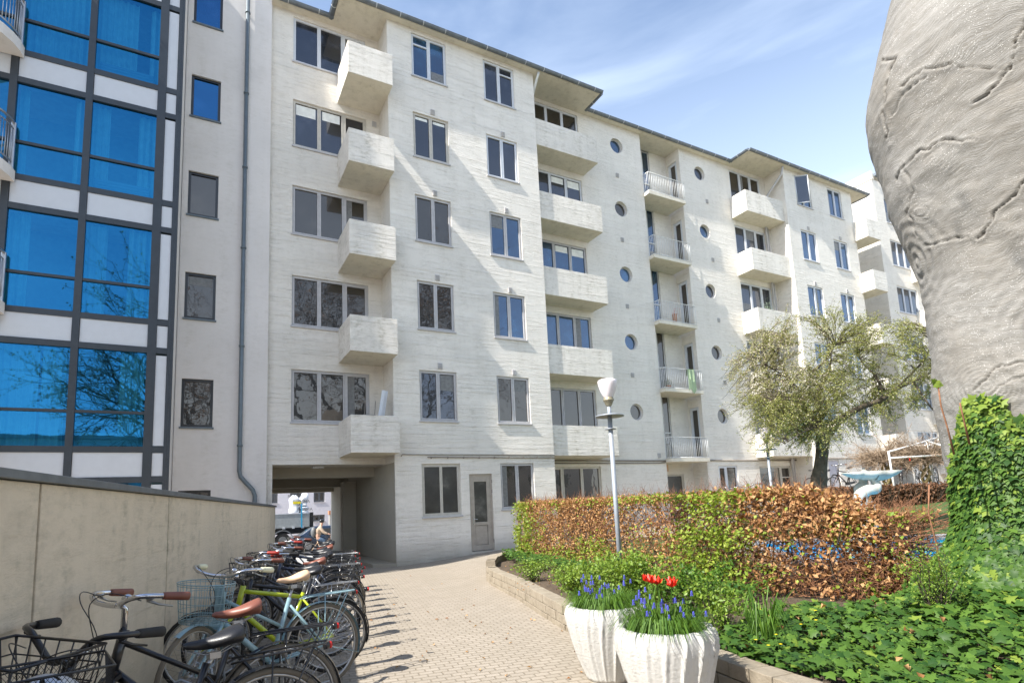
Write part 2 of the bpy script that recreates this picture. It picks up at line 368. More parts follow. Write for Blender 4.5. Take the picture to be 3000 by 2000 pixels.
# ================================================================ old apartment block
P1, P0 = 15.73, 16.74
XA, XB, XC, XD, XE, XF = 1.65, 4.92, 10.33, 24.3, 29.86, 33.1
ZT = [16.85-2.8*k for k in range(5)]; ZB = [z-1.52 for z in ZT]; ROOF = 17.02
bld = empty('apartment_building', (4.92, 16.74, 0), 'white painted board-marked concrete apartment block with stacked balconies and round windows', 'building')
def holes_wall(b, x0, x1, z0, z1, y, holes, rounds=(), dep=.14, nrm=-1, axis='x'):
    xs = sorted({x0, x1}|{h[0] for h in holes}|{h[1] for h in holes}|{c[0]-c[2]-.03 for c in rounds}|{c[0]+c[2]+.03 for c in rounds})
    zs = sorted({z0, z1}|{h[2] for h in holes}|{h[3] for h in holes}|{c[1]-c[2]-.03 for c in rounds}|{c[1]+c[2]+.03 for c in rounds})
    xs = [v for v in xs if x0 <= v <= x1]; zs = [v for v in zs if z0 <= v <= z1]
    def P(x, z, d=0): return (x, y+d, z) if axis == 'x' else (y+d*nrm*-1, x, z)
    def q(a, b1, c, d): b.quad(*( (a, b1, c, d) if axis == 'x' else (d, c, b1, a)))
    for i in range(len(xs)-1):
        for j in range(len(zs)-1):
            a0, a1, c0, c1 = xs[i], xs[i+1], zs[j], zs[j+1]; mxx = (a0+a1)/2; mz = (c0+c1)/2
            if any(h[0] < mxx < h[1] and h[2] < mz < h[3] for h in holes): continue
            if any(abs(mxx-c[0]) < c[2]+.03 and abs(mz-c[1]) < c[2]+.03 for c in rounds): continue
            q(P(a0, c0), P(a1, c0), P(a1, c1), P(a0, c1))
    for (a0, a1, c0, c1) in holes:
        q(P(a0, c0), P(a0, c1), P(a0, c1, dep), P(a0, c0, dep)); q(P(a1, c0), P(a1, c0, dep), P(a1, c1, dep), P(a1, c1))
        q(P(a0, c1), P(a1, c1), P(a1, c1, dep), P(a0, c1, dep)); q(P(a0, c0), P(a0, c0, dep), P(a1, c0, dep), P(a1, c0))
    for (cx, cz, r) in rounds:
        n = 48; s = r+.03
        for k in range(n):
            def e(k, rr=r): a = 2*math.pi*k/n; return cx+rr*math.cos(a), cz+rr*math.sin(a)
            def sq(k):
                a = 2*math.pi*k/n; c_, s_ = math.cos(a), math.sin(a); f = s/max(abs(c_), abs(s_)); return cx+f*c_, cz+f*s_
            p0, p1, q0, q1 = e(k), e(k+1), sq(k), sq(k+1)
            b.quad(P(*p0), P(*q0), P(*q1), P(*p1))
            b.quad(P(*p0), P(*p1), P(*p1, dep), P(*p0, dep))
WCOUNT = 0
def window(parent, x0, x1, z0, z1, y, fr=(.5,), fm=None, gm=None, dep=.05, fw=.042, sill=True, door=None, sash=.034, name='window', transom=None, sillm=None, tint=None, axis='x', sgn=1, blind=None):
    """frame mesh (part) with panes and sill as sub-parts; y is the wall plane, the frame sits dep behind it"""
    fm = fm or M_frame; gm = gm or M_glass; b = MB(); g = MB()
    ya, yb = y+dep, y+dep+.07
    def B(m_, a0, c0, a1, c1, d0, d1):
        if axis == 'x': m_.box(a0, y+d0, c0, a1, y+d1, c1)
        else: m_.box(y+sgn*d0, a0, c0, y+sgn*d1, a1, c1)
    B(b, x0, z0, x0+fw, z1, dep, dep+.07); B(b, x1-fw, z0, x1, z1, dep, dep+.07)
    B(b, x0+fw, z1-fw, x1-fw, z1, dep, dep+.07); B(b, x0+fw, z0, x1-fw, z0+fw, dep, dep+.07)
    cuts = [x0]+[x0+(x1-x0)*f for f in fr]+[x1]
    for i in range(len(cuts)-1):
        l = cuts[i]+(fw if i == 0 else .02); r = cuts[i+1]-(fw if i == len(cuts)-2 else .02)
        if i: B(b, cuts[i]-.02, z0+fw, cuts[i]+.02, z1-fw, dep, dep+.07)
        lo, hi = z0+fw, z1-fw
        s = sash*(1.7 if door == i else 1)
        B(b, l, lo, l+s, hi, dep-.012, dep+.05); B(b, r-s, lo, r, hi, dep-.012, dep+.05)
        B(b, l+s, hi-s, r-s, hi, dep-.012, dep+.05); B(b, l+s, lo, r-s, lo+s, dep-.012, dep+.05)
        if transom and i in transom:
            zt = lo+(hi-lo)*transom[i]; B(b, l+s, zt-.022, r-s, zt+.022, dep-.01, dep+.05)
        g.mi = 0
        pts = (l+s-.01, lo+s-.01, r-s+.01, hi-s+.01)
        B(g, pts[0], pts[1], pts[2], pts[3], dep+.03, dep+.04)
    w_ = b.build(name, fm, parent)
    g.build('panes', gm, w_)
    if blind:
        bl = MB()
        for i in blind:
            l, r = cuts[i]+.1, cuts[i+1]-.1; B(bl, l, z1-fw-.05-blind[i], r, z1-fw-.06, dep+.027, dep+.0295)
        bl.build('blind', M_curtain, w_)
    wr = random.Random(int(x0*91+z0*37+y*13))
    if not blind and axis == 'x' and name == 'window' and gm in (M_glass, M_glassd, M_glassb) and wr.random() < .6:
        bl = MB(); i = wr.randrange(len(cuts)-1); l, r = cuts[i]+.085, cuts[i+1]-.085; kk = wr.random(); zlo, zhi = z0+fw+.05, z1-fw-.05
        if kk < .45: e_ = l+(r-l)*wr.uniform(.25, .5); B(bl, l, zlo, e_, zhi, dep+.0275, dep+.0295)
        elif kk < .7: B(bl, l, zlo, r, zlo+(zhi-zlo)*wr.uniform(.2, .45), dep+.0275, dep+.0295)
        else: B(bl, l, zhi-(zhi-zlo)*wr.uniform(.12, .4), r, zhi, dep+.0275, dep+.0295)
        bl.build('curtain', M_curt2, w_)
    if sill and axis == 'x':
        s = MB(); s.box(x0-.03, y-.045, z0-.05, x1+.03, y+dep+.02, z0-.004); s.build('sill', sillm or M_frame, w_, .006)
    return w_
wall = MB()
C1 = (5.717, 6.92); C2 = (8.303, 9.509)
hA = [(2.27, 4.5, ZB[k], ZT[k]) for k in range(5)]
holes_wall(wall, XA, XB, 2.93, ROOF, P0, hA)
# front of projecting part with kitchen windows
gB = [(C1[0], 6.94, 1.32, 2.85), (C2[0], 9.52, 1.43, 2.85), (7.22, 8.0, .22, 2.53)]
holes_wall(wall, XB, XC, -.2, ROOF, P1, [(c[0], c[1], ZB[k], ZT[k]) for c in (C1, C2) for k in range(5)]+gB)
wall.quad((XB, 24.5, -.7), (XB, P1, -.7), (XB, P1, 2.93), (XB, 24.5, 2.93))
wall.quad((XB, P0+.3, 2.93), (XB, P1, 2.93), (XB, P1, ROOF), (XB, P0+.3, ROOF))
wall.quad((XC, P1, -.2), (XC, P0+.3, -.2), (XC, P0+.3, ROOF), (XC, P1, ROOF))
# set-back middle part with round windows and the balcony slot
RR = .325
rZ = [16.10-2.8*k for k in range(5)]
W2 = (10.75, 13.0)
h2 = [(W2[0], W2[1], ZB[k]-0.0, ZT[k]) for k in range(5)]+[(10.5, 13.0, .3, 2.8)]
holes_wall(wall, XC, 16.25, -.2, ROOF, P0, h2, [(14.93, z, RR) for z in rZ])
W3 = (21.75, 23.95)
h3 = [(W3[0], W3[1], ZB[k], ZT[k]) for k in range(5)]+[(21.72, 23.92, .3, 2.74), (19.16, 20.32, .3, 2.78)]
holes_wall(wall, 18.52, XD, -.2, ROOF, P0, h3, [(19.74, z, RR) for z in rZ])
SB = 17.54
for z0, z1 in [(-.2, ROOF)]:
    wall.quad((16.25, P0, z0), (16.25, SB, z0), (16.25, SB, z1), (16.25, P0, z1))
    hs = [(16.27, 17.5, 14.3-2.8*k, 17.0-2.8*k) for k in range(5)]+[(16.95, 17.95, .3, 2.5)]
    holes_wall(wall, 16.25, 18.52, z0, z1, SB, hs)
    holes_wall(wall, P0, SB, z0, z1, 18.52, [(16.93, 17.46, 14.3-2.8*k, 16.5-2.8*k) for k in range(5)], axis='y', nrm=-1)
# right projecting part
C3 = (25.18, 26.37); C4 = (27.8, 28.97)
gD = [(25.15, 25.95, .25, 2.9), (27.71, 28.89, 1.3, 2.75)]
holes_wall(wall, XD, XE, -.2, ROOF, P1, [(c[0], c[1], ZB[k], ZT[k]) for c in (C3, C4) for k in range(5)]+gD)
wall.quad((XD, P0+.3, -.2), (XD, P1, -.2), (XD, P1, ROOF), (XD, P0+.3, ROOF))
wall.quad((XE, P1, -.2), (XE, 18, -.2), (XE, 18, ROOF), (XE, P1, ROOF))
# last set-back part
hE = [(30.2, 31.3, 15.2-2.8*k-.7, 16.6-2.8*k) for k in range(5)]
holes_wall(wall, XE, XF+.3, -.2, 16.5, 17.9, hE)
# beam edge, jamb of the passage, back and top closing faces
wall.box(XA, P0, -.7, 1.8, 24.5, 2.93, 't')
wall.quad((XA, P0, 2.93), (XB, P0, 2.93), (XB, 24.5, 2.93), (XA, 24.5, 2.93))
wall.quad((XA, 24.5, -.7), (XA, P0, -.7), (XA, P0, ROOF), (XA, 24.5, ROOF))
wall.box(XA+.01, 24.51, 2.93, XE, 24.7, ROOF, '')
wall.box(XB+.02, 24.51, -.8, XE, 24.7, 2.92, '')
wo_ = wall.build('wall', M_white, bld)
bm_ = MB()
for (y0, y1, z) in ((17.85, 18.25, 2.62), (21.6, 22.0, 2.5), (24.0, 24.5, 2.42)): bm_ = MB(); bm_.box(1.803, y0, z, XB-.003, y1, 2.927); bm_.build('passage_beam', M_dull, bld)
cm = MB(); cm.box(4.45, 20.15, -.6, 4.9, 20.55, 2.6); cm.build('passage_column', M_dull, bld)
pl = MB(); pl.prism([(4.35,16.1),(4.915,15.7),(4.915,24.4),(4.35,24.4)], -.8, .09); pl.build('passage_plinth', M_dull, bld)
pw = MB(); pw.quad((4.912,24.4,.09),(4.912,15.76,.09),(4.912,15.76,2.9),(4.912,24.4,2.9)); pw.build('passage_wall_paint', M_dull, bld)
lp = MB()
for x, y in ((3.1, 17.3), (2.7, 19.2)): lp.box(x-.16, y-.08, 2.86, x+.16, y+.08, 2.926)
lp.build('ceiling_lamp', M_panel, bld)
# windows
fx = {0: [None, .42, .42]}
fmA = [M_framew, M_framec, M_frame, M_frame, M_frame]
for k in range(5):
    window(bld, 2.27, 4.5, ZB[k], ZT[k], P0, (.345, .675), fmA[k], [M_glass, M_glass, M_glassd, M_glassd, M_glassd][k], door=2, blind={0: .35, 1: .3} if k == 1 else None)
    window(bld, *C1, ZB[k], ZT[k], P1, (.5,), [M_framew, M_framec, M_frame, M_frame, M_frame][k], [M_glassb, M_glass, M_glassd, M_glassd, M_glass][k], transom={0: .78} if k == 0 else None, blind={0: .1, 1: .1} if k == 1 else None)
    window(bld, *C2, ZB[k], ZT[k], P1, (.5,), [M_framew, M_framew, M_frame, M_frame, M_frame][k], [M_glass, M_glass, M_glassb, M_glassb, M_glassd][k], transom={1: .8} if k == 0 else None)
    window(bld, *W2, ZB[k], ZT[k], P0, (.34, .67), M_frame if k > 1 else M_framew, [M_glassd, M_glass, M_glassb, M_glassb, M_glassd][k], blind={1: .25, 2: .3} if k in (1, 2) else None, sill=False)
    window(bld, *W3, ZB[k], ZT[k], P0, (.34, .67), M_framew, [M_glassd, M_glass, M_glass, M_glassd, M_glassd][k], door=2, sill=False)
    if k: window(bld, *C3, ZB[k], ZT[k], P1, (.5,), M_framew, M_glassb)
    window(bld, *C4, ZB[k], ZT[k], P1, (.5,), M_framew, M_glassb)
    window(bld, 30.2, 31.3, 14.5-2.8*k, 16.6-2.8*k, 17.9, (.5,), M_frame, M_glass, sill=False)
    # lattice window and side door inside the slot
    window(bld, 16.27, 17.5, 14.3-2.8*k, 17.0-2.8*k, SB, (.34, .67), M_rail, M_glassb if k < 3 else M_glassd, fw=.03, sash=.012, transom={0: .42, 1: .42, 2: .42}, sill=False)
    window(bld, 16.93, 17.46, 14.3-2.8*k, 16.5-2.8*k, 18.52, (), M_framew, M_glassd, axis='y', sgn=1, fw=.05, sash=.07, sill=False, name='balcony_door')
# top window by the overhang stands open
ow = window(bld, *C3, ZB[0], ZT[0], P1, (.5,), M_framew, M_glassb)
os_ = MB(); L0 = Vector((C3[0]+.06, P1+.02, ZB[0]+.07)); dr = Vector((.46, -.36, 0)); hh = Vector((0, 0, 1.38))
for a, b1 in ((L0, L0+dr), (L0+hh, L0+dr+hh)): os_.tube([a, b1], .03, 4)
for a in (L0, L0+dr): os_.tube([a, a+hh], .03, 4)
os_.build('open_sash', M_framew, ow)
gp = MB(); gp.quad(L0, L0+dr, L0+dr+hh, L0+hh); gp.build('open_pane', M_glass, ow)
window(bld, C1[0], 6.94, 1.32, 2.85, P1, (.5,), M_framec, M_glassf, sash=.02, fw=.07)
window(bld, C2[0], 9.52, 1.43, 2.85, P1, (.5,), M_frame, M_glassd)
window(bld, 27.71, 28.89, 1.3, 2.75, P1, (.5,), M_frame, M_glassf)
window(bld, 10.5, 13.0, .3, 2.8, P0, (.33, .665), M_framec, M_glassd, sill=False, door=0, name='shop_door')
window(bld, 21.72, 23.92, .3, 2.74, P0, (.34, .67), M_framec, M_glassd, sill=False, door=2, name='shop_door', transom={2: .8})
window(bld, 19.16, 20.32, .3, 2.78, P0, (.42,), M_framew, M_glassd, sill=False, door=0, name='garden_door')
window(bld, 16.95, 17.95, .3, 2.5, SB, (), M_framec, M_glassf, sill=False, name='stair_door')
# back door with frosted pane and lower panel
dx = MB(); y = P1+.05
dx.box(7.22, y, .22, 7.28, y+.08, 2.53); dx.box(7.94, y, .22, 8.0, y+.08, 2.53); dx.box(7.28, y, 2.45, 7.94, y+.08, 2.53)
M_door = plain('beige grey door paint', (.36,.32,.27), .5)
dx.box(7.28, y+.01, .24, 7.40, y+.06, 2.45); dx.box(7.82, y+.01, .24, 7.94, y+.06, 2.45)
dx.box(7.40, y+.01, .24, 7.82, y+.06, .40); dx.box(7.40, y+.01, .98, 7.82, y+.06, 1.08); dx.box(7.40, y+.01, 2.3, 7.82, y+.06, 2.45)
dx.box(7.41, y+.025, .41, 7.81, y+.05, .97)
dr_ = dx.build('door', M_door, bld, .004)
dg = MB(); dg.box(7.395, y+.035, 1.075, 7.825, y+.045, 2.305); dg.build('door_pane', M_glassf, dr_)
dh = MB(); dh.tube([(7.34, y-.0, 1.17), (7.34, y-.05, 1.17), (7.46, y-.05, 1.17)], .009, 6); dh.box(7.325, y-.0, 1.02, 7.355, y+.012, 1.22)
for z in (2.3, 2.0, .5): dh.box(7.985, y-.03, z-.05, 8.03, y+.03, z+.05)
dh.build('door_handle', M_chrome, dr_)
bc = MB(); bc.box(16.85, SB-.02, 2.62, 17.1, SB+.005, 2.9); bc.build('meter_box', M_leathert, bld)
vd = MB(); vd.box(25.15, P1+.06, .25, 25.95, P1+.09, 2.9)
for i in range(10): vd.box(25.16+i*.08, P1+.045, .27, 25.165+i*.08+.045, P1+.06, 2.88)
vd.build('cellar_door', M_farwall, bld)
# round windows
for cx in (14.93, 19.74):
    for k, z in enumerate(rZ):
        b = MB(); n = 40
        for i in range(n):
            a0, a1 = 2*math.pi*i/n, 2*math.pi*(i+1)/n
            def e(a, r, d): return (cx+r*math.cos(a), P0+d, z+r*math.sin(a))
            b.quad(e(a0, RR, .11), e(a1, RR, .11), e(a1, RR-.045, .11), e(a0, RR-.045, .11)); b.quad(e(a0, RR-.045, .11), e(a1, RR-.045, .11), e(a1, RR-.045, .14), e(a0, RR-.045, .14))
        o = b.build('round_window', M_frame, bld); g = MB(); g.poly([(cx+(RR-.02)*math.cos(2*math.pi*i/n), P0+.135, z+(RR-.02)*math.sin(2*math.pi*i/n)) for i in range(n)])
        g.build('panes', [M_glassb, M_glassd, M_glassb, M_glassb, M_glassd][k] if cx < 16 else [M_glass, M_glassb, M_glass, M_glassd, M_glassd][k], o)
# vents
def vent(x, z, y):
    b = MB(); b.box(x-.07, y-.03, z-.09, x+.07, y+.003, z+.09)
    for i in range(5): b.obox((x, y-.036, z-.065+i*.032), (.06, 0, 0), (0, .008, -.006), (0, .003, .006))
    b.build('wall_vent', M_frame, bld)
for k in range(1, 5):
    vent(6.38, ZT[k]+.16, P1); vent(8.95, ZT[k]+.14, P1); vent(25.8, ZT[k]+.14, P1); vent(28.4, ZT[k]+.14, P1)
for k in range(4): vent(14.85, rZ[k]-1.35, P0); vent(20.05, rZ[k]-1.3, P0)
vent(15.9, 3.2, P0); vent(4.75, 13.95, P0)
# parapet balconies
def balcony(x0, x1, yf, zb, yb, h=1.03, left=True, right=True, name='balcony'):
    b = MB(); t = .1
    b.box(x0, yf, zb, x1, yf+t, zb+h)
    if left: b.box(x0, yf+t, zb, x0+t, yb, zb+h)
    if right: b.box(x1-t, yf+t, zb, x1, yb, zb+h)
    xl = x0+(t if left else 0); xr = x1-(t if right else 0)
    o = b.build(name, M_balc, bld, .012)
    s = MB(); s.box(xl-.002, yf+t-.002, zb+.004, xr+.002, yb, zb+.14); s.build('balcony_floor', M_soffit, o)
    u = MB(); u.quad((x0+.015, yf+.015, zb-.003), (x0+.015, yb, zb-.003), (x1-.015, yb, zb-.003), (x1-.015, yf+.015, zb-.003)); u.build('balcony_soffit', M_soffit, o)
for k in range(5):
    zb = 14.32-2.8*k
    balcony(3.58, 4.93, 15.25, zb, P0, right=True)
    balcony(XC-.05, 13.14, 15.81, zb-.02, P0, left=False)
    balcony(21.62, XD+.05, 15.88, zb-.02, P0, right=False)
    balcony(29.7, 30.9, 15.05, zb-.05, 17.0)
    # slot balcony: thin slab with white railing
    s = MB(); s.box(16.22, 16.42, zb-.19, 18.35, SB, zb-.05); so_ = s.build('slot_balcony', M_soffit, bld, .01)
    r_ = MB(); zt, z0 = zb+.79, zb-.02
    pts = [(16.26, 16.72), (16.26, 16.44), (18.32, 16.44), (18.32, 16.72)]
    for z in (zt, z0): r_.tube([(*p, z) for p in pts], .018, 6)
    for i in range(22): x = 16.26+2.06*i/21; r_.tube([(x, 16.44, z0), (x, 16.44, zt)], .009, 5)
    for x in (16.26, 18.32):
        for yy in (16.53, 16.62): r_.tube([(x, yy, z0), (x, yy, zt)], .009, 5)
    r_.build('railing', M_rail, so_)
# eaves, gutters
def eave(pts, inner, z=ROOF-.02, name='roof_eave'):
    b = MB(); b.prism(pts+inner, z, z+.10); return b.build(name, M_soffit, bld)
eave([(1.62,16.5),(3.42,16.5),(3.42,15.5),(13.2,15.5),(13.2,16.52),(21.65,16.52),(21.65,15.5),(31.0,15.5),(31.0,17.6)], [(31.0,24.9),(1.62,24.9)])
b = MB(); b.prism([(30.9,17.55),(XF+.2,17.55),(XF+.2,24.8),(30.9,24.8)], 16.45, 16.6); b.build('roof_eave', M_soffit, bld)
def gutter(a, c, z=17.05, r=.075, out=(0,-1)):
    a = Vector((*a, z)); c = Vector((*c, z)); d = (c-a); ln = d.length; d.normalize(); o = Vector((*out, 0)); b = MB(); n = 8
    ring = []
    for i in range(n+1):
        an = math.pi*i/n; ring.append(o*(r-r*math.cos(an))*1.0+Vector((0, 0, -r*math.sin(an)*1.05)))
    b.sm = True
    for i in range(n): b.quad(a+ring[i], c+ring[i], c+ring[i+1], a+ring[i+1])
    b.sm = False; b.poly([a+q for q in ring]); b.poly([c+q for q in reversed(ring)])
    b.tube([a+ring[-1], c+ring[-1]], .012, 6)
    b.box(min(a.x,c.x)-.001 if abs(d.x)>.5 else a.x-.02, min(a.y,c.y) if abs(d.x)<.5 else a.y, z+.004, max(a.x,c.x) if abs(d.x)>.5 else a.x+.02, max(a.y,c.y) if abs(d.x)<.5 else a.y+.03, z+.075)
    b.mi = 1; k = max(1, int(ln/.75))
    for i in range(k):
        p = a+d*(ln*(i+.5)/k)
        b.tube([p+q*1.04+Vector((0,0,-.002)) for q in ring]+[p+Vector((0,0,.09))], .011, 4)
    b.build('gutter', [M_zinc, M_strap], bld)
gutter((1.62,16.5),(3.42,16.5)); gutter((3.42,16.5),(3.42,15.5), out=(-1,0)); gutter((3.36,15.5),(13.26,15.5)); gutter((13.2,15.5),(13.2,16.52), out=(1,0))
gutter((13.2,16.52),(21.65,16.52)); gutter((21.65,16.52),(21.65,15.5), out=(-1,0)); gutter((21.6,15.5),(31.05,15.5)); gutter((31.0,15.5),(31.0,17.6), out=(1,0)); gutter((30.9,17.55),(XF,17.55), z=16.55)
dp = MB(); dp.tube([(XC+.12, 15.52, 16.95), (XC+.1, 15.6, 16.8), (XC+.08, 15.95, 16.3), (XC+.08, P0-.08, 15.9), (XC+.08, P0-.08, .3)], .045, 8); dp.build('downpipe', M_strap, bld)
dp = MB(); dp.tube([(XD-.12, 15.6, 16.95), (XD-.15, 15.7, 16.6), (XD-.4, P0-.1, 15.6), (XD-.4, P0-.1, .3)], .05, 8); dp.tube([(XD-.25, P0-.08, 15.6), (XD-.25, P0-.08, .3)], .03, 8); dp.build('downpipe', M_frame, bld)
# conduits along the top of the ground floor
cb = MB()
cb.tube([(5.1, P1-.02, 3.06), (5.14, P1-.02, 3.12), (XC+.02, P1-.02, 3.10)], .013, 5)
cb.tube([(5.9, P1-.022, 3.04), (XC+.02, P1-.022, 3.02)], .017, 5)
cb.tube([(XC, P0-.02, 3.02), (16.2, P0-.02, 2.99)], .03, 5); cb.tube([(XC, P0-.02, 2.92), (15.9, P0-.02, 2.9), (16.2, P0-.02, 2.93)], .02, 5)
cb.tube([(18.5, P0-.02, 3.0), (XD, P0-.02, 2.99)], .03, 5); cb.tube([(XD, P1-.02, 2.99), (XE, P1-.02, 2.98)], .03, 5)
for i in range(9): x = 6.0+i*.52; cb.box(x, P1-.045, 3.0, x+.03, P1, 3.06)
cb.build('conduit', M_cable, bld)
cb = MB()
for x0, x1, y in ((XB, XC, P1),): cb.box(x0+.001, y-.012, 3.13, x1+.012, y+.01, 3.16)
cb.build('string_course', M_white, bld)
for x, y in ((13.9, 17.2), (20.6, 17.2), (28.0, 16.6)):
    b = MB(); b.box(x-.12, y-.12, 17.1, x+.12, y+.12, 17.5); b.box(x-.17, y-.17, 17.5, x+.17, y+.17, 17.55); b.build('roof_vent', M_steel, bld)
# lettering on the shop door glass
def text(body, loc, size, mat, parent, rot=(R(90),0,0), name='lettering', ext=.001):
    cu = bpy.data.curves.new(name, 'FONT'); cu.body = body; cu.size = size; cu.extrude = ext; cu.align_x = 'CENTER'
    o = bpy.data.objects.new(name, cu); C.objects.link(o); dg = bpy.context.evaluated_depsgraph_get()
    me = bpy.data.meshes.new_from_object(o.evaluated_get(dg)); me.materials.clear(); me.materials.append(mat)
    bpy.data.objects.remove(o); q = bpy.data.objects.new(name, me); C.objects.link(q); q.parent = parent
    q.location = Vector(loc)-org(parent) if parent else loc; q.rotation_euler = rot; return q
text('INDGANG', (11.02, P0+.075, 1.62), .13, M_framew, bld)
# ================================================================ far wing on the right
fw_ = empty('apartment_wing', (XF, 16.2, 0), 'taller white wing beyond the last balconies, its pale side wall in full sun', 'building')
b = MB(); FH = 18.9
rows = [(18.0-2.8*k) for k in range(6)]
hf = [(34.1, 35.3, 16.5, 18.05)]+[(34.15, 36.3, 15.45-1.5-2.75*k, 15.5-2.75*k) for k in range(5)]
holes_wall(b, XF, 48, -.2, FH, 16.2, hf)
b.quad((XF, 26, -.2), (XF, 16.2, -.2), (XF, 16.2, FH+.35), (XF, 26, FH+.35)); b.quad((XF, 16.2, FH+.35), (48, 16.2, FH-.05), (48, 26, FH-.05), (XF, 26, FH+.35))
b.box(XF-.06, 16.14, FH-.02, XF+.14, 26, FH+.45)
b.build('wall', M_white, fw_)
window(fw_, 34.1, 35.3, 16.5, 18.05, 16.2, (.5,), M_framew, M_glass)
for k in range(5): window(fw_, 34.15, 36.3, 13.95-2.75*k, 15.5-2.75*k, 16.2, (.33,.66), M_framew, M_glass, door=2)
for k in range(6):
    zb = 15.9-2.75*k
    q = MB(); q.box(35.9, 15.0, zb, 38.5, 15.1, zb+1.0); q.box(35.9, 15.1, zb, 36.0, 16.2, zb+1.0); q.box(36.0, 15.1, zb, 38.5, 16.2, zb+.14); q.build('balcony', M_white, fw_)
g_ = MB(); g_.tube([(XF+.1, 16.05, FH+.2), (48, 16.05, FH-.15)], .09, 8); g_.build('gutter', M_zinc, fw_)
# ================================================================ modern block on the left
mod = empty('modern_building', (-.55, 14.65, 0), 'modern pale rendered building with blue curtain glass bay and small black framed windows', 'building')
YB, YR = 14.65, 16.58; XR = 1.635; H = 2.885
b = MB()
wz = [(12.56+H*k, 13.82+H*k) for k in range(-5, 2)]
holes_wall(b, -.55, XR, -.2, 18.2, YR, [(-.407, .319, a, c) for a, c in wz])
b.box(-.55, YR+.3, -.2, XR, 24, 18.2, 'f')
b.quad((XR, YR, -.2), (XR, YR+.3, -.2), (XR, YR+.3, 18.2), (XR, YR, 18.2))
b.box(-9, YB+1.9, -.2, -.56, 24, 18.2, 'f')
b.quad((-.56, YB+.14, -.2), (-.56, YR, -.2), (-.56, YR, 17.4), (-.56, YB+.14, 17.4))
b.box(-9, YB, 17.2, -.5, YR+.2, 17.5)
b.build('wall', M_render, mod)
for a, c in wz: window(mod, -.407, .319, a, c, YR, (), M_black, M_glassn if a > 10 else M_glassd, fw=.045, sash=.02, sillm=M_pipe, dep=.06)  # upper panes coloured as mirrored sky, lower ones dark as mirrored tree
pp = MB(); pp.tube([(.97, YR-.08, 18.2), (.97, YR-.08, 2.75), (1.0, YR-.08, 2.6), (1.3, YR-.08, 2.25), (1.35, YR-.08, 2.1), (1.35, YR-.08, .2)], .055, 10)
for z in (3.4, 6.1, 8.9, 11.3, 13.6, 16.2): pp.tube([(.97, YR-.08, z), (.97, YR-.08, z+.05)], .072, 10); pp.box(.95, YR-.08, z, .99, YR, z+.04)
pp.build('downpipe', M_pipe, mod)
# curtain wall
TT = [11.776+H*k for k in range(-4, 2)]; SS = [11.093+H*k for k in range(-4, 2)]
XV = [-7.6, -6.3, -4.98, -3.667, -2.348, -.978]
fr = MB()
for x in XV[:-1]: fr.box(x-.065, YB-.03, 0, x+.065, YB+.1, 17.2)
fr.box(-1.05, YB-.03, 0, -.88, YB+.1, 17.2); fr.box(-.665, YB-.032, 0, -.60, YB+.1, 17.2); fr.box(-.597, YB-.03, 0, -.547, YB+.14, 17.2)
for z in TT+[TT[-1]+H]: fr.box(-7.6, YB-.022, z-.08, -.6, YB+.09, z+.05)
for z in SS: fr.box(-7.6, YB-.022, z-.05, -.6, YB+.09, z+.08)
for i in range(len(XV)-1):
    for z in TT: fr.box(XV[i]+.065, YB-.012, z+.76, XV[i+1]-.065, YB+.06, z+.82)
cf = fr.build('curtain_wall_frame', M_dark, mod)
for i in range(len(XV)-1):
    x0, x1 = XV[i]+.05, XV[i+1]-.05
    for k, z in enumerate(TT):
        s = SS[k+1] if k+1 < len(SS) else z+H-.68
        g = MB(); g.quad((x0, YB+.03, z+.03), (x1, YB+.03, z+.03), (x1, YB+.03, s-.03), (x0, YB+.03, s-.03)); g.build('bay_pane', M_bayglass, mod)
        q = MB(); q.box(x0+.02, YB+.0, SS[k]+.07, x1-.02, YB+.03, z-.07); q.build('spandrel_panel', M_panel, mod, .004)
for k, z in enumerate(TT):
    q = MB(); q.box(-.875, YB-.004, z+.07, -.67, YB+.03, z+H-.78); q.build('spandrel_panel', M_panel, mod); q = MB(); q.box(-.875, YB-.004, SS[k]+.09, -.67, YB+.03, z-.09); q.build('spandrel_panel', M_panel, mod)
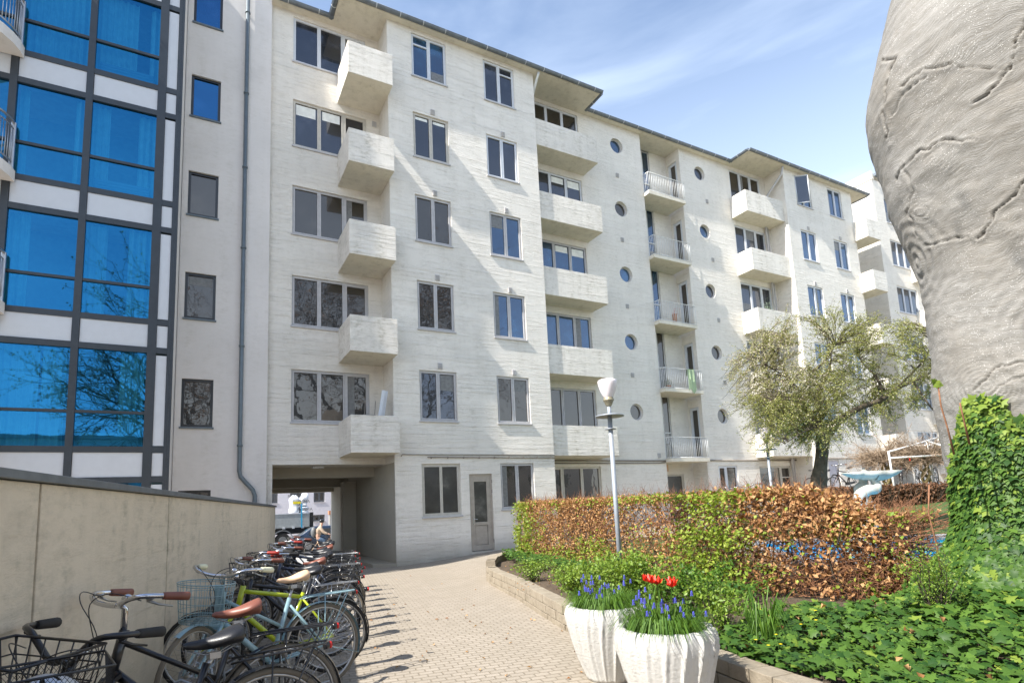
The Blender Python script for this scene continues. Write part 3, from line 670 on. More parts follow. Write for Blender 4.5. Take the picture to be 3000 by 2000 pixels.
# rooms behind: floor slabs, back wall, curtains, radiators
rm = MB(); rm.box(-7.6, YB+1.86, 0, -.6, YB+1.88, 17.1)
for z in TT: rm.box(-7.6, YB+.12, z-.4, -.6, YB+1.85, z-.12)
rm.build('room_shell', M_room, mod)
def curtain(x0, x1, z0, z1, y, amp=.03, wl=.12):
    c_ = MB(); c_.sm = True; n = max(4, int((x1-x0)/wl*8)); pr = None
    for i in range(n+1):
        x = x0+(x1-x0)*i/n; yy = y+amp*math.sin((x-x0)/wl*2*math.pi)+.01*math.sin(x*23)
        cur = ((x+.0, yy, z0), (x, yy, z1))
        if pr: c_.quad(pr[0], cur[0], cur[1], pr[1])
        pr = cur
    c_.build('curtain', M_curtain, mod)
for k, z in enumerate(TT):
    t = z+2.15
    if k == 4: curtain(-3.6, -2.42, z+.05, t, YB+.2); curtain(-2.3, -1.5, z+.05, t, YB+.2); curtain(-1.25, -1.05, z+.05, t, YB+.2)
    elif k == 3: curtain(-3.58, -3.42, z+.05, t, YB+.2); curtain(-2.6, -2.45, z+.05, t, YB+.2); curtain(-2.28, -1.95, z+.05, t, YB+.2); curtain(-1.4, -1.05, z+.05, t, YB+.2)
    elif k == 2: curtain(-3.6, -3.25, z+.05, t, YB+.2); curtain(-2.28, -1.9, z+.05, t, YB+.2); curtain(-1.5, -1.05, z+.05, t, YB+.2)
    elif k == 1: curtain(-3.6, -2.95, z+.05, t, YB+.2); curtain(-2.9, -2.5, z+.05, t, YB+.2); curtain(-1.55, -1.05, z+.05, t, YB+.2)
    curtain(-4.9, -4.3, z+.05, t, YB+.2)
    if k in (1, 3, 4):
        r_ = MB()
        for i in range(4): r_.box(-2.2, YB+.12, z+.08+i*.07, -1.15, YB+.15, z+.14+i*.07)
        r_.build('radiator', M_panel, mod)
# curved balconies at the left edge
for k in (1, 2, 3, 4, 5):
    z = TT[k]; cx, rx, ry = -5.45, 1.93, 1.35; n = 20
    def A(i, o=0): a = math.pi*i/n; return (cx+(rx+o)*math.cos(a), YB-.03-(ry+o)*math.sin(a))
    b = MB(); P = [A(i) for i in range(n+1)]
    b.prism([(p[0], p[1]) for p in reversed(P)], z-.16, z+.08); bo = b.build('curved_balcony', M_render, mod)
    r_ = MB()
    for zz, rr_ in ((z+1.12, .028), (z+.98, .015), (z+.22, .018)): r_.tube([(*A(i, -.05), zz) for i in range(n+1)], rr_, 6)
    for i in range(n*3+1): r_.tube([(*A(i/3, -.05), z+.22), (*A(i/3, -.05), z+.98)], .008, 4)
    x, y = A(0, -.05); r_.box(x-.05, y-.1, z-.02, x+.03, y-.04, z+1.12)
    r_.build('railing', M_steel, bo)
# ================================================================ retaining wall
rw = empty('concrete_wall', (1.86, 16.5, 0), 'beige board-marked concrete wall with grey coping behind the parked bicycles', 'wall')
D_ = Vector((.1973, .98, 0)).normalized(); NN = Vector((-D_.y, D_.x, 0)); E_ = Vector((1.86, 16.5, 0))
def wp(s, off=0, z=0): v = E_-D_*s+NN*off; return Vector((v.x, v.y, z))
cuts = [0, 10.54, 13.0, 17.5, 21, 26]
for a, c in zip(cuts, cuts[1:]):
    b = MB(); q = [wp(a+.012, 0), wp(a+.012, .25), wp(c-.012, .25), wp(c-.012, 0)]
    b.prism([(p.x, p.y) for p in q], -.2, 1.77); b.build('wall_panel', M_wall, rw, .004)
b = MB(); q = [wp(.0, .03), wp(.0, .24), wp(26, .24), wp(26, .03)]; b.prism([(p.x, p.y) for p in q], -.2, 1.765); b.build('joint_core', M_dull, rw)
b = MB(); q = [wp(0, -.035), wp(0, .285), wp(26, .285), wp(26, -.035)]; b.prism([(p.x, p.y) for p in q], 1.775, 1.82); b.build('coping', M_zinc, rw, .004)
# ================================================================ street buildings, truck, car seen through the passage
def sp(px, py, y): v = ray(px, py); v = v*(y/v.y); return Vector((v.x, v.y, v.z+CZ))
sb = empty('street_house', (8, 50, -.6), 'pale lilac house with grey windows across the street, framed by the passage', 'building')
b = MB(); pp0 = lambda x, y: sp(780+x/5.227, 1360+y/5.227, 50)
hs = []
for (xa, xb_, ya, yb_) in ((80,178,385,595),(365,542,385,600),(727,898,370,577),(722,898,765,872)):
    a = pp0(xa, yb_); c = pp0(xb_, ya); hs.append((a.x, c.x, min(a.z, c.z), max(a.z, c.z)))
holes_wall(b, -10, 10.45, -.7, 9, 50, hs, dep=.25); b.box(-10, 50.4, -.7, 10.45, 58, 9.0); b.quad((10.45,50,-.7),(10.45,50.4,-.7),(10.45,50.4,9),(10.45,50,9)); b.build('wall', M_farwall, sb)
M_fgrey = plain('dark grey frame', (.12,.125,.13), .5)
for h in hs: window(sb, h[0], h[1], h[2], h[3], 50, (.5,), M_fgrey, M_glassd, dep=.12, fw=.08, sash=.05, transom={0: .75, 1: .75})
b = MB(); b.box(10.46, 50.3, -.7, 30, 52, 9); o = b.build('street_house', M_redp); tag(o, 'dark red facade strip at the right of the street opening', 'building')
gw = empty('gate_wall', (9.9, 47, -.6), 'low rendered garden wall with brick topped pillar across the street', 'wall')
b = MB(); b.box(9.3, 47, -.6, 9.6, 47.3, 1.45); b.box(9.95, 47.05, -.6, 14, 47.25, 1.3); b.build('wall', M_side, gw)
b = MB(); b.box(9.25, 46.95, 1.453, 9.65, 47.35, 1.75); b.box(9.9, 47.0, 1.303, 14, 47.3, 1.6); b.build('brick_cap', M_terr, gw)
# ================================================================ bicycles
def arc(cx, cz, r, a0, a1, n, y=0, P=None):
    out = []
    for i in range(n+1):
        a = R(a0+(a1-a0)*i/n); out.append(Vector((cx+r*math.cos(a), y, cz+r*math.sin(a))))
    return out
def bicycle(label, col, seatm=M_seat, gripm=M_rubber, barm=M_chrome, steer=0, step=True, basket=None, rack=M_black, fend=M_black, bar='city',
            tyre=M_rubber, rimm=M_alloy, sh=.96, bh=1.05, fork=None, basm=None, frack=False, cguard=True, text_=None, detail=1, suspost=False):
    root = empty('bicycle', (0, 0, 0), label, 'bicycle', 'bicycles parked along the beige wall')
    fork = fork or col; WB = 1.12; hb = Vector((.845, 0, .68)); ht = Vector((.80, 0, .88)); ax = (ht-hb).normalized()
    rot = Matrix.Translation(hb) @ Matrix.Rotation(R(steer), 4, ax) @ Matrix.Translation(-hb)
    S_ = lambda p: rot @ Vector(p)
    def wheel(c, front):
        f = S_ if front else Vector
        m = MB(); rp = [f(Vector((c[0], 0, c[2]))+q-Vector((0,0,0))) for q in [Vector((.315*math.cos(2*math.pi*i/36), 0, .315*math.sin(2*math.pi*i/36))) for i in range(36)]]
        m.tube(rp, .011, 6, closed=True)
        m.tube([f((c[0], -.035, c[2])), f((c[0], .035, c[2]))], .022 if not front else .016, 8)
        m.tube([f((c[0], -.065, c[2])), f((c[0], .065, c[2]))], .007, 6)
        w_ = m.build('wheel', rimm, root)
        t_ = MB(); t_.tube([f((c[0]+.333*math.cos(2*math.pi*i/40), 0, c[2]+.333*math.sin(2*math.pi*i/40))) for i in range(40)], .018, 8, closed=True); t_.build('tyre', tyre, w_)
        s = MB(); nsp = 28 if detail else 18
        for i in range(nsp):
            a = 2*math.pi*i/nsp; sd = 1 if i % 2 else -1; a2 = a+(.9 if (i//2) % 2 else -.9)
            s.tube([f((c[0]+.02*math.cos(a2), sd*.03, c[2]+.02*math.sin(a2))), f((c[0]+.312*math.cos(a), 0, c[2]+.312*math.sin(a)))], .0013 if detail else .0018, 3, cap=False)
        s.build('spokes', M_chrome, w_)
    rh = Vector((0, 0, .345)); fh = Vector((WB, 0, .345)); bb = Vector((.44, 0, .29)); sc_ = Vector((.285, 0, .74)); 
    wheel(rh, False); wheel(fh, True)
    f = MB(); f.tube([bb, sc_+Vector((-.015,0,.04))], .019, 10)
    f.tube([hb-ax*.02, ht+ax*.02], .025, 10)
    if step == 'low': f.tube([hb+ax*.03, Vector((.62, 0, .36)), bb+Vector((.02,0,.03))], .028, 10); f.tube([ht-ax*.06, Vector((.56, 0, .50)), Vector((.375, 0, .46))], .014, 8)
    elif step: f.tube([hb+ax*.02, bb], .024, 10); f.tube([ht-ax*.04, Vector((.345, 0, .56))], .015, 8)
    else: f.tube([hb+ax*.02, bb], .024, 10); f.tube([ht-ax*.03, sc_], .020, 10)
    for sd in (-1, 1):
        f.tube([bb+Vector((-.03, .03*sd, 0)), rh+Vector((0, .06*sd, 0))], .010, 6); f.tube([sc_+Vector((-.01, .018*sd, -.02)), rh+Vector((0, .06*sd, 0))], .010, 6)
    f.tube([bb-Vector((0,.035,0)), bb+Vector((0,.035,0))], .024, 10)
    fr_ = f.build('frame', col, root)
    if text_:
        t = text(text_, (0,0,0), .05, M_framew, fr_, name='lettering', ext=.0006); d = (bb-hb).normalized()
        for sd in (1,):
            x_ = -d if sd > 0 else d; y_ = Vector((0, sd*1.0, 0)); z_ = y_; up = z_.cross(x_); up = up if up.z > 0 else -up
            x2 = up.cross(z_); m4 = Matrix((x2, up, z_)).transposed().to_4x4(); m4.translation = hb+d*.17+Vector((0, .0215*sd, 0)); t.matrix_local = m4
    k = MB()
    for sd in (-1, 1): k.tube([S_(hb+Vector((.01, .045*sd, -.02))), S_(Vector((.93, .05*sd, .56))), S_(fh+Vector((-.03, .052*sd, .05))), S_(fh+Vector((0, .05*sd, 0)))], [.017, .015, .012, .010], 8)
    k.obox(S_(hb+Vector((.005,0,-.02))), S_(hb+Vector((.03,0,-.02)))-S_(hb), S_(hb+Vector((0,.05,0)))-S_(hb), Vector((0,0,.012)))
    k.build('fork', fork, root)
    # mudguards
    def guard(c, a0, a1, front):
        g = MB(); g.sm = True; n = 22; fT = S_ if front else Vector; prev = None
        for i in range(n+1):
            a = R(a0+(a1-a0)*i/n); row = [fT((c[0]+(.368-abs(t)*.35)*math.cos(a), t, c[2]+(.368-abs(t)*.35)*math.sin(a))) for t in (-.026, -.014, 0, .014, .026)]
            if prev:
                for j in range(4): g.quad(prev[j], prev[j+1], row[j+1], row[j])
            prev = row
        g.sm = False
        for sd in (-1, 1):
            a = R(a1 if not front else a0+4); e = (c[0]+.36*math.cos(a), .026*sd, c[2]+.36*math.sin(a)); g.tube([fT((c[0], .06*sd, c[2])), fT(e)], .0025, 4)
            if not front: a = R(130); g.tube([fT((c[0], .06*sd, c[2])), fT((c[0]+.36*math.cos(a), .026*sd, c[2]+.36*math.sin(a)))], .0025, 4)
        g.build('mudguard', fend, root)
    if fend: guard(rh, 15, 200, False); guard(fh, 118, -38 if False else -30, True) if False else guard(fh, 168, 60, True)
    # saddle
    s = MB(); s.sm = True; P = Vector((.235, 0, sh)); prof = []; n = 16; m_ = 12
    for i in range(n+1):
        t = i/n; x = -.13+.27*t
        wdt = .012+.078*(1-sm((t-.05)/.62))**1.1+.014*(1-t) if t > .0 else .07
        wdt = (.062+.045*math.sqrt(max(0, 1-((t-.25)/.25)**2)))*math.sqrt(max(.02,min(1,t/.06))) if t < .25 else .020+.087*(1-sm((t-.25)/.5))
        wdt = max(wdt*(1 if t < .93 else math.sqrt(max(.05,1-((t-.93)/.075)**2))), .006); zc = .010*math.cos(t*5)+.016*(1-t); h = (.048-.030*t)*(1 if .05<t<.95 else .5)
        prof.append([(P.x+x, P.y+wdt*math.cos(a), P.z+zc+(h*math.sin(a) if math.sin(a) > 0 else h*1.1*math.sin(a)*(1-.3*t))) for a in [2*math.pi*j/m_ for j in range(m_)]])
    b0 = len(s.v)
    for r_ in prof: s.v += r_
    for i in range(n):
        for j in range(m_): j2 = (j+1) % m_; s.face((b0+i*m_+j, b0+i*m_+j2, b0+(i+1)*m_+j2, b0+(i+1)*m_+j))
    s.face([b0+j for j in range(m_)]); s.face([b0+n*m_+m_-1-j for j in range(m_)])
    so_ = s.build('saddle', seatm, root)
    q = MB(); q.tube([sc_, Vector((.24, 0, sh-.06))], .0125, 8)
    for sd in (-1, 1): q.tube([P+Vector((-.08, .03*sd, -.03)), P+Vector((-.02, .022*sd, -.055)), P+Vector((.05, .015*sd, -.05)), P+Vector((.12, .006*sd, -.02))], .0035, 4)
    q.box(.215, -.03, sh-.075, .265, .03, sh-.045); q.build('seat_post', M_alloy, so_)
    if suspost:
        q = MB()
        for i in range(5): q.tube([Vector((.262-.006*i, 0, sh-.16+.02*i)), Vector((.26-.006*i, 0, sh-.15+.02*i))], .021, 10)
        q.build('seat_spring', M_rubber, so_)
    # handlebar
    hbm = MB(); st = ht+ax*.06; top = Vector((.80, 0, bh-.02)); hbm.tube([S_(ht), S_(top+Vector((-.0,0,-.02))), S_(top+Vector((.03,0,0)))], .016, 8)
    c = top+Vector((.04, 0, 0)); ends = []
    for sd in (-1, 1):
        if bar == 'city': pts = [c, c+Vector((.01,.06*sd,.0)), c+Vector((.045,.13*sd,.02)), c+Vector((.03,.21*sd,.05)), c+Vector((-.04,.265*sd,.055)), c+Vector((-.20,.295*sd,.035))]
        elif bar == 'flat': pts = [c, c+Vector((0,.1*sd,.0)), c+Vector((-.02,.2*sd,.02)), c+Vector((-.07,.31*sd,.02))]
        else: pts = [c, c+Vector((.0,.05*sd,-.01)), c+Vector((.01,.10*sd,.05)), c+Vector((.0,.16*sd,.10)), c+Vector((-.05,.24*sd,.11)), c+Vector((-.21,.27*sd,.09))]
        # smooth
        sp_ = []
        for i in range(len(pts)-1):
            for t in range(4):
                t = t/4; p0 = pts[max(i-1,0)]; p1 = pts[i]; p2 = pts[i+1]; p3 = pts[min(i+2, len(pts)-1)]
                sp_.append(.5*((2*p1)+(p2-p0)*t+(2*p0-5*p1+4*p2-p3)*t*t+(3*p1-p0-3*p2+p3)*t**3))
        sp_.append(pts[-1]); hbm.tube([S_(p) for p in sp_], .0138, 8); ends.append((pts[-1], (pts[-1]-pts[-2]).normalized(), sd))
    hbo = hbm.build('handlebar', barm, root)
    for e, d, sd in ends:
        g = MB(); g.tube([S_(e-d*.115), S_(e-d*.10), S_(e-d*.03), S_(e+d*.012), S_(e+d*.016)], [.018,.020,.022,.023,.017], 10); g.build('grip', gripm, hbo)
        l = MB(); p = e-d*.15; l.tube([S_(p), S_(p+Vector((.03, -.02*sd, -.02)))], .011, 6); l.tube([S_(p+Vector((.03,-.02*sd,-.02))), S_(p+Vector((-.02,.0,-.045))), S_(p+d*.09+Vector((.01,.01*sd,-.05)))], [.008,.006,.005], 6)
        l.build('brake_lever', M_alloy if barm != M_black else M_black, hbo)
    if detail:
        cb_ = MB()
        for sd in (-1, 1):
            p = c+Vector((-.02, .2*sd, .03)); pts = [p, p+Vector((.12, -.05*sd, .05)), p+Vector((.17, -.15*sd, .0)), c+Vector((.10, -.02*sd, -.12)), hb+Vector((.05, .02*sd, .02))]
            sp_ = []
            for i in range(len(pts)-1):
                for t in range(5):
                    t = t/5; p0 = pts[max(i-1,0)]; p1 = pts[i]; p2 = pts[i+1]; p3 = pts[min(i+2, len(pts)-1)]
                    sp_.append(.5*((2*p1)+(p2-p0)*t+(2*p0-5*p1+4*p2-p3)*t*t+(3*p1-p0-3*p2+p3)*t**3))
            cb_.tube([S_(q_) for q_ in sp_], .0028, 5)
        cb_.build('brake_cable', M_black, hbo)
        bl = MB(); p = c+Vector((-.0, .10, .035)); bl.lathe([(.024,0),(.026,.008),(.022,.02),(.010,.028),(.001,.03)], S_(p), 14); bl.build('bell', M_chrome, hbo)
    # crank, chain guard, pedals
    k = MB(); k.tube([bb+Vector((0,-.057,0)), bb+Vector((0,.057,0))], .012, 6); k.tube([bb+Vector((0,-.04,0)), bb+Vector((0,-.046,0))], .09 if not cguard else .06, 20)
    for sd, a in ((-1, 40), (1, 220)):
        e = bb+Vector((.17*math.cos(R(a)), .06*sd, .17*math.sin(R(a)))); k.tube([bb+Vector((0,.055*sd,0)), e], .009, 6); k.box(e.x-.04, e.y-.004*sd, e.z-.012, e.x+.04, e.y+.09*sd, e.z+.012)
    k.build('crank', M_black, root)
    if cguard:
        g = MB(); o = .05; y = -.055
        g.prism([(0,0)], 0, 0) if False else None
        pts = [Vector((-.03, y, .385)), Vector((.44, y, .36)), Vector((.50, y, .31)), Vector((.50, y, .27)), Vector((.44, y, .225)), Vector((-.03, y, .31))]
        n0 = len(g.v); g.v += [tuple(p) for p in pts]+[tuple(p+Vector((0,.02,0))) for p in pts]; g.face([n0+i for i in range(6)]); g.face([n0+11-i for i in range(6)])
        for i in range(6): j = (i+1) % 6; g.face((n0+i, n0+6+i, n0+6+j, n0+j))
        g.build('chain_guard', fend or M_black, root)
    ks = MB(); ks.tube([bb+Vector((-.1,.03,0)), Vector((.26,.14,.01))], .008, 6); ks.build('kickstand', M_alloy, root)
    if rack:
        r_ = MB(); z = .765
        for sd in (-1, 1): r_.tube([Vector((.17,.03*sd,z-.01)), Vector((.12,.062*sd,z)), Vector((-.30,.062*sd,z)), Vector((-.34,.0,z+.005))], .0055, 6)
        for x in (.08, -.04, -.16, -.27): r_.tube([Vector((x,-.062,z)), Vector((x,.062,z))], .0045, 5)
        r_.tube([Vector((.16,0,z+.012)), Vector((-.28,0,z+.012))], .0045, 5)
        for sd in (-1, 1): r_.tube([Vector((-.02,.062*sd,z)), rh+Vector((0,.068*sd,.01))], .005, 5); r_.tube([Vector((-.24,.062*sd,z)), rh+Vector((0,.068*sd,.01))], .0045, 5)
        r_.build('rack', rack, root)
    rl = MB(); rl.tube([Vector((-.345, 0, .745)), Vector((-.36, 0, .745))], .019, 10); rl.mi = 1; rl.tube([Vector((-.32, 0, .745)), Vector((-.344, 0, .745))], .021, 10); rl.build('rear_light', [M_red, M_black], root)
    if basket == 'round':
        b_ = MB(); cc = Vector((1.02, 0, .0)); n = 34
        def ring(z, k, m): return [S_(cc+Vector((.17*k*math.cos(2*math.pi*i/m), .21*k*math.sin(2*math.pi*i/m), z))) for i in range(m)]
        for z, k, r_ in ((1.0, 1.0, .0045), (.985, 1.0, .003), (.92, .95, .0022), (.86, .91, .0022), (.80, .87, .0022), (.755, .84, .0022), (.735, .83, .0022), (.715, .82, .003)): b_.tube(ring(z, k, 36), r_, 5, closed=True)
        A_, B_ = ring(1.0, 1.0, n), ring(.71, .82, n)
        for i in range(n): b_.tube([A_[i], B_[i]], .0019, 4)
        for i in range(-6, 7): x = .025*i; yy = .172*math.sqrt(max(0, 1-(x/.139)**2)) if abs(x) < .139 else 0; b_.tube([S_(cc+Vector((x, -yy, .712))), S_(cc+Vector((x, yy, .712)))], .0018, 4)
        bo_ = b_.build('basket', basm or col, root)
        h = MB(); h.obox(S_((.845,0,.86)), S_((.85,0,.86))-S_((.845,0,.86)), (S_((0,.04,0))-S_((0,0,0))), Vector((0,0,.10))); h.build('basket_bracket', basm or col, bo_)
    elif basket:
        b_ = MB(); x0, x1, yy = .86, 1.24, .215; zt, zb_ = (1.0, .74)
        def loop(z, i): return [S_((x0+i, -yy+i, z)), S_((x1-i*.6, -yy+i, z)), S_((x1-i*.4, -yy*.7, z)), S_((x1+.0, 0, z)), S_((x1-i*.4, yy*.7, z)), S_((x1-i*.6, yy-i, z)), S_((x0+i, yy-i, z))]
        b_.tube(loop(zt, 0), .006, 6, closed=True)
        for q_, z in enumerate((.93, .86, .80, zb_)): b_.tube(loop(z, .012*(q_+1)), .0035, 5, closed=True)
        for i in range(7):
            t = -1+2*i/6
            for xx in (x0, x1): b_.tube([S_((xx, yy*t*.95, zt)), S_((xx+(.05 if xx == x0 else -.03), yy*t*.8, zb_))], .003, 4)
            x = x0+(x1-x0)*i/6
            for sd in (-1, 1): b_.tube([S_((x, yy*sd, zt)), S_((x, (yy-.05)*sd, zb_))], .003, 4)
        for i in range(6): t = -.16+.32*i/5; b_.tube([S_((x0+.05, t, zb_)), S_((x1-.03, t, zb_))], .003, 4)
        b_.tube([S_((x1-.08, -.1, zb_)), S_(fh+Vector((0,-.06,0)))], .004, 5); b_.tube([S_((x1-.08, .1, zb_)), S_(fh+Vector((0,.06,0)))], .004, 5)
        bo_ = b_.build('basket', basm or M_black, root)
    return root
def place(o, x, y, h, lean=4, z=None, s=1.0):
    o.rotation_euler = (R(lean), 0, R(h)); o.location = (x, y, gz(x, y) if z is None else z); o.scale = (s, s, s)
place(bicycle('pale blue bicycle with round wire basket, tan saddle and blue rear rack', M_blue, M_leathert, M_cream, sh=.93, steer=40, basket='round', rack=M_blue, fend=M_blue, tyre=M_gum, cguard=False), 1.05, 5.6, 195, 5, s=1.05)
place(bicycle('black bicycle with chrome handlebar, brown leather grips and brown saddle on a sprung post', M_black, M_leatherb, M_leatherb, steer=24, basket=None, fend=M_black, tyre=M_gum, text_='SCO', suspost=True, sh=.91), .51, 4.02, 187, 6, s=1.06)
place(bicycle('black bicycle with big black saddle and large square black wire basket', M_black, M_seat, M_rubber, M_black, steer=40, step='low', basket='square', tyre=M_gum, bar='rise', sh=.87, bh=.93, text_='SCO'), .36, 3.44, 194, 4, s=1.06)
place(bicycle('black bicycle at the bottom left edge with dark mesh basket holding a helmet', M_black, M_seat, M_rubber, M_black, steer=10, step='low', basket=None, sh=.93, bh=.90), .0, 2.30, 192, 5, s=1.0)
place(bicycle('lime green bicycle frame with black saddle standing behind the pale blue bicycle', M_lime, M_seat, M_rubber, M_black, steer=-15, step=False, rack=None, fend=M_black, bar='flat', bh=.97, cguard=False), 1.22, 6.08, 180, -3, s=1.02)
E1 = bicycle('black bicycle with high chrome handlebar and black pointed saddle, third beyond the pale blue one', M_black, M_seat, M_leatherb, steer=18, step=False, rack=M_alloy, bar='city', bh=1.08)
place(E1, 1.32, 6.7, 188, 3)
E2 = bicycle('dark bicycle with dark red grips and reddish saddle in the middle of the row', M_black, M_leatherb, M_redp, steer=-8, step=True, bar='city', bh=1.08, tyre=M_gum)
place(E2, 1.52, 7.3, 178, 5)
E3 = bicycle('grey bicycle with black wire basket midway along the wall', M_grey, M_seat, M_rubber, steer=20, step='low', basket='square', rack=M_black, detail=0); place(E3, 1.66, 7.9, 186, 4)
E4 = bicycle('navy bicycle with black saddle and chrome bar midway along the wall', M_navy, M_seat, M_rubber, steer=-12, step=False, bar='city', detail=0, tyre=M_gum); place(E4, 1.82, 8.5, 181, -2)
rowlab = [(E1, 9.1, 'black bicycle with chrome bar, just past the middle of the row'), (E3, 9.6, 'grey basket bicycle further along the wall, fifth from the passage end'), (E2, 10.2, 'dark bicycle with reddish saddle, fourth from the passage end of the row'),
          (E4, 10.8, 'navy bicycle, third from the passage end of the row'), (E1, 11.4, 'black bicycle, second from the passage end of the row'), (E3, 12.1, 'grey basket bicycle nearest the passage, last of the row by the wall')]
for i, (src, y, lab) in enumerate(rowlab):
    o = copy_tree(src); o['label'] = lab; place(o, 1.06+(y-5.6)*.235+.04*(-1)**i, y, 176+rnd.uniform(-3, 14), rnd.uniform(-3, 6))
# helmet and mesh basket at the corner
hr = empty('helmet', (0, 0, 0), 'grey bicycle helmet lying in the mesh basket at the bottom left corner', 'helmet')
b = MB(); b.sm = True; n = 24; m_ = 8; hc = at_s(120, 2060, 2.05)
for i in range(m_+1):
    t = math.pi/2*i/m_
    for k in range(n):
        a = 2*math.pi*k/n; q = 1+.05*math.cos(a*8)*math.sin(t*2); b.v.append((.13*q*math.cos(t)*math.cos(a), .105*q*math.cos(t)*math.sin(a), .12*math.sin(t)))
for i in range(m_):
    for k in range(n):
        k2 = (k+1) % n
        if i in (2, 3, 5) and k % 3 == 0: continue
        b.face((i*n+k, i*n+k2, (i+1)*n+k2, (i+1)*n+k))
b.build('helmet_shell', M_silver, hr); b = MB(); b.ball((0,0,0), .12, .095, .105, 20, 10); b.build('helmet_liner', M_black, hr); hr.location = hc-Vector((0,0,.02))
mb_ = empty('mesh_basket', (0, 0, 0), 'black fine mesh basket at the bottom left corner with a helmet in it', 'basket')
b = MB()
x0, x1, yy, zt, zb_ = -.2, .2, .16, 0, -.2
cs = [(x0, -yy), (x1, -yy), (x1, yy), (x0, yy)]
b.tube([Vector((x, y, 0)) for x, y in cs], .005, 6, closed=True)
for i in range(4):
    (ax_, ay_), (bx_, by_) = cs[i], cs[(i+1) % 4]; n = 26 if i % 2 == 0 else 20
    for k in range(-6, n+6):
        for sg in (-1, 1):
            t0, t1 = k/n, (k+sg*9)/n
            if 0 <= t0 <= 1 and -.001 <= t1 <= 1.001: b.tube([Vector((ax_+(bx_-ax_)*t0, ay_+(by_-ay_)*t0, zt)), Vector((ax_+(bx_-ax_)*t1, ay_+(by_-ay_)*t1, zb_))], .0011, 3, cap=False)
b.tube([Vector((x*.97, y*.97, zb_)) for x, y in cs], .004, 6, closed=True)
b.build('mesh', M_black, mb_); mb_.location = hc+Vector((0, 0, .12)); mb_.rotation_euler = (0, 0, R(12))
# tubular stand along the foot of the wall
bs = empty('bike_stand', (wp(13).x, wp(13).y, 0), 'grey tubular bicycle stand along the foot of the beige wall', 'bike rack')
b = MB(); a = wp(2.5, -.25, .05); c = wp(15, -.25, .05); b.tube([a, c], .02, 8)
for i in range(24):
    p = wp(2.7+i*.5, -.25, .05); q = -NN*.28
    b.tube([p, p+Vector((0,0,.30))+q*.1, p+Vector((0,0,.36))+q*.5, p+Vector((0,0,.30))+q*.9, p+q+Vector((0,0,-.02))], .011, 6)
b.build('hoops', M_galv, bs)
# ================================================================ far bicycles by the building
def far_bike(src, px, s, h, lab, z=.27):
    o = copy_tree(src); v = at_s(px, 1440, s); o['label'] = lab; o['group'] = 'bicycles parked by the far facade'; place(o, v.x, v.y, h, 3)
fb = bicycle('black and red mountain bicycle beside the small tree trunk', M_black, M_seat, M_rubber, M_black, steer=10, step=False, rack=None, fend=None, bar='flat', bh=1.02, cguard=False, detail=0, fork=M_redp)
fb['group'] = 'bicycles parked by the far facade'; v = at_s(2446, 1440, 24); place(fb, v.x, v.y, 160, 3)
for px, s, h, lab, src in ((2512, 24, 165, 'black bicycle behind the left fluke of the fish tail fountain', E1), (2596, 25, 20, 'black bicycle behind the right fluke of the fish tail fountain', E4), (2645, 25.5, 30, 'dark bicycle between the fountain and the twisted vine trunk', E2),
                           (2695, 25.5, 215, 'silver grey bicycle with a black basket by the twisted vine trunk', E3), (2752, 25, 200, 'grey bicycle half hidden behind the beech trunk', E3),
                           (2185, 19.5, 190, 'black bicycle in front of the shop window, seen just over the hedge', E1), (2230, 19.5, 200, 'dark bicycle with reddish saddle seen over the hedge by the grey lamp post', E2), (2100, 18.5, 150, 'black city bicycle near the stair door, only its bar above the hedge', E4), (1800, 15.6, 170, 'bicycle parked at the facade behind the lamp post, red tail light showing', E1)):
    far_bike(src, px, s, h, lab)
# ================================================================ lamp posts
def lamp_post(x, y, z0, label, k=1.0):
    root = empty('lamp_post', (x, y, z0), label, 'lamp post', 'garden lamp posts')
    b = MB(); b.tube([(x, y, z0), (x, y, z0+2.42)], .031, 14); b.tube([(x, y, z0+2.38), (x, y, z0+2.55)], .026, 12); b.build('pole', M_galv, root)
    zd = z0+2.44; b = MB(); b.lathe([(.03,.02),(.19,-.012),(.195,-.02),(.19,-.026),(.03,-.01)], (x, y, zd), 32, cap=False); b.build('disc', M_galv, root)
    b = MB(); b.lathe([(.03,.01),(.075,.0),(.075,-.008),(.03,-.008)], (x, y, zd-.19), 24, cap=False); b.build('ring', M_galv, root)
    b = MB(); b.lathe([(.018,.02),(.016,.06),(.022,.07),(.013,.09),(.013,.105),(.035,.125),(.045,.135),(.055,.165),(.06,.17),(.06,.185),(.072,.19),(.072,.21),(.066,.215),(.068,.235),(.06,.24)], (x, y, zd), 24, cap=False); b.build('socket', M_bronze, root)
    b = MB(); b.lathe([(.06,.238),(.075,.26),(.105,.33),(.125,.40),(.132,.445),(.128,.47),(.10,.485),(.0,.495)], (x, y, zd), 32, cap=False); b.build('lamp_shade', M_opal, root)
    return root
lamp_post(4.86, 5.99, .25, 'tall grey garden lamp with white opal glass shade in front of the brown hedge')
v = at_s(2262, 1447, 12.8); lamp_post(v.x, v.y, .1, 'second grey garden lamp, its top lost in the crown of the small tree')
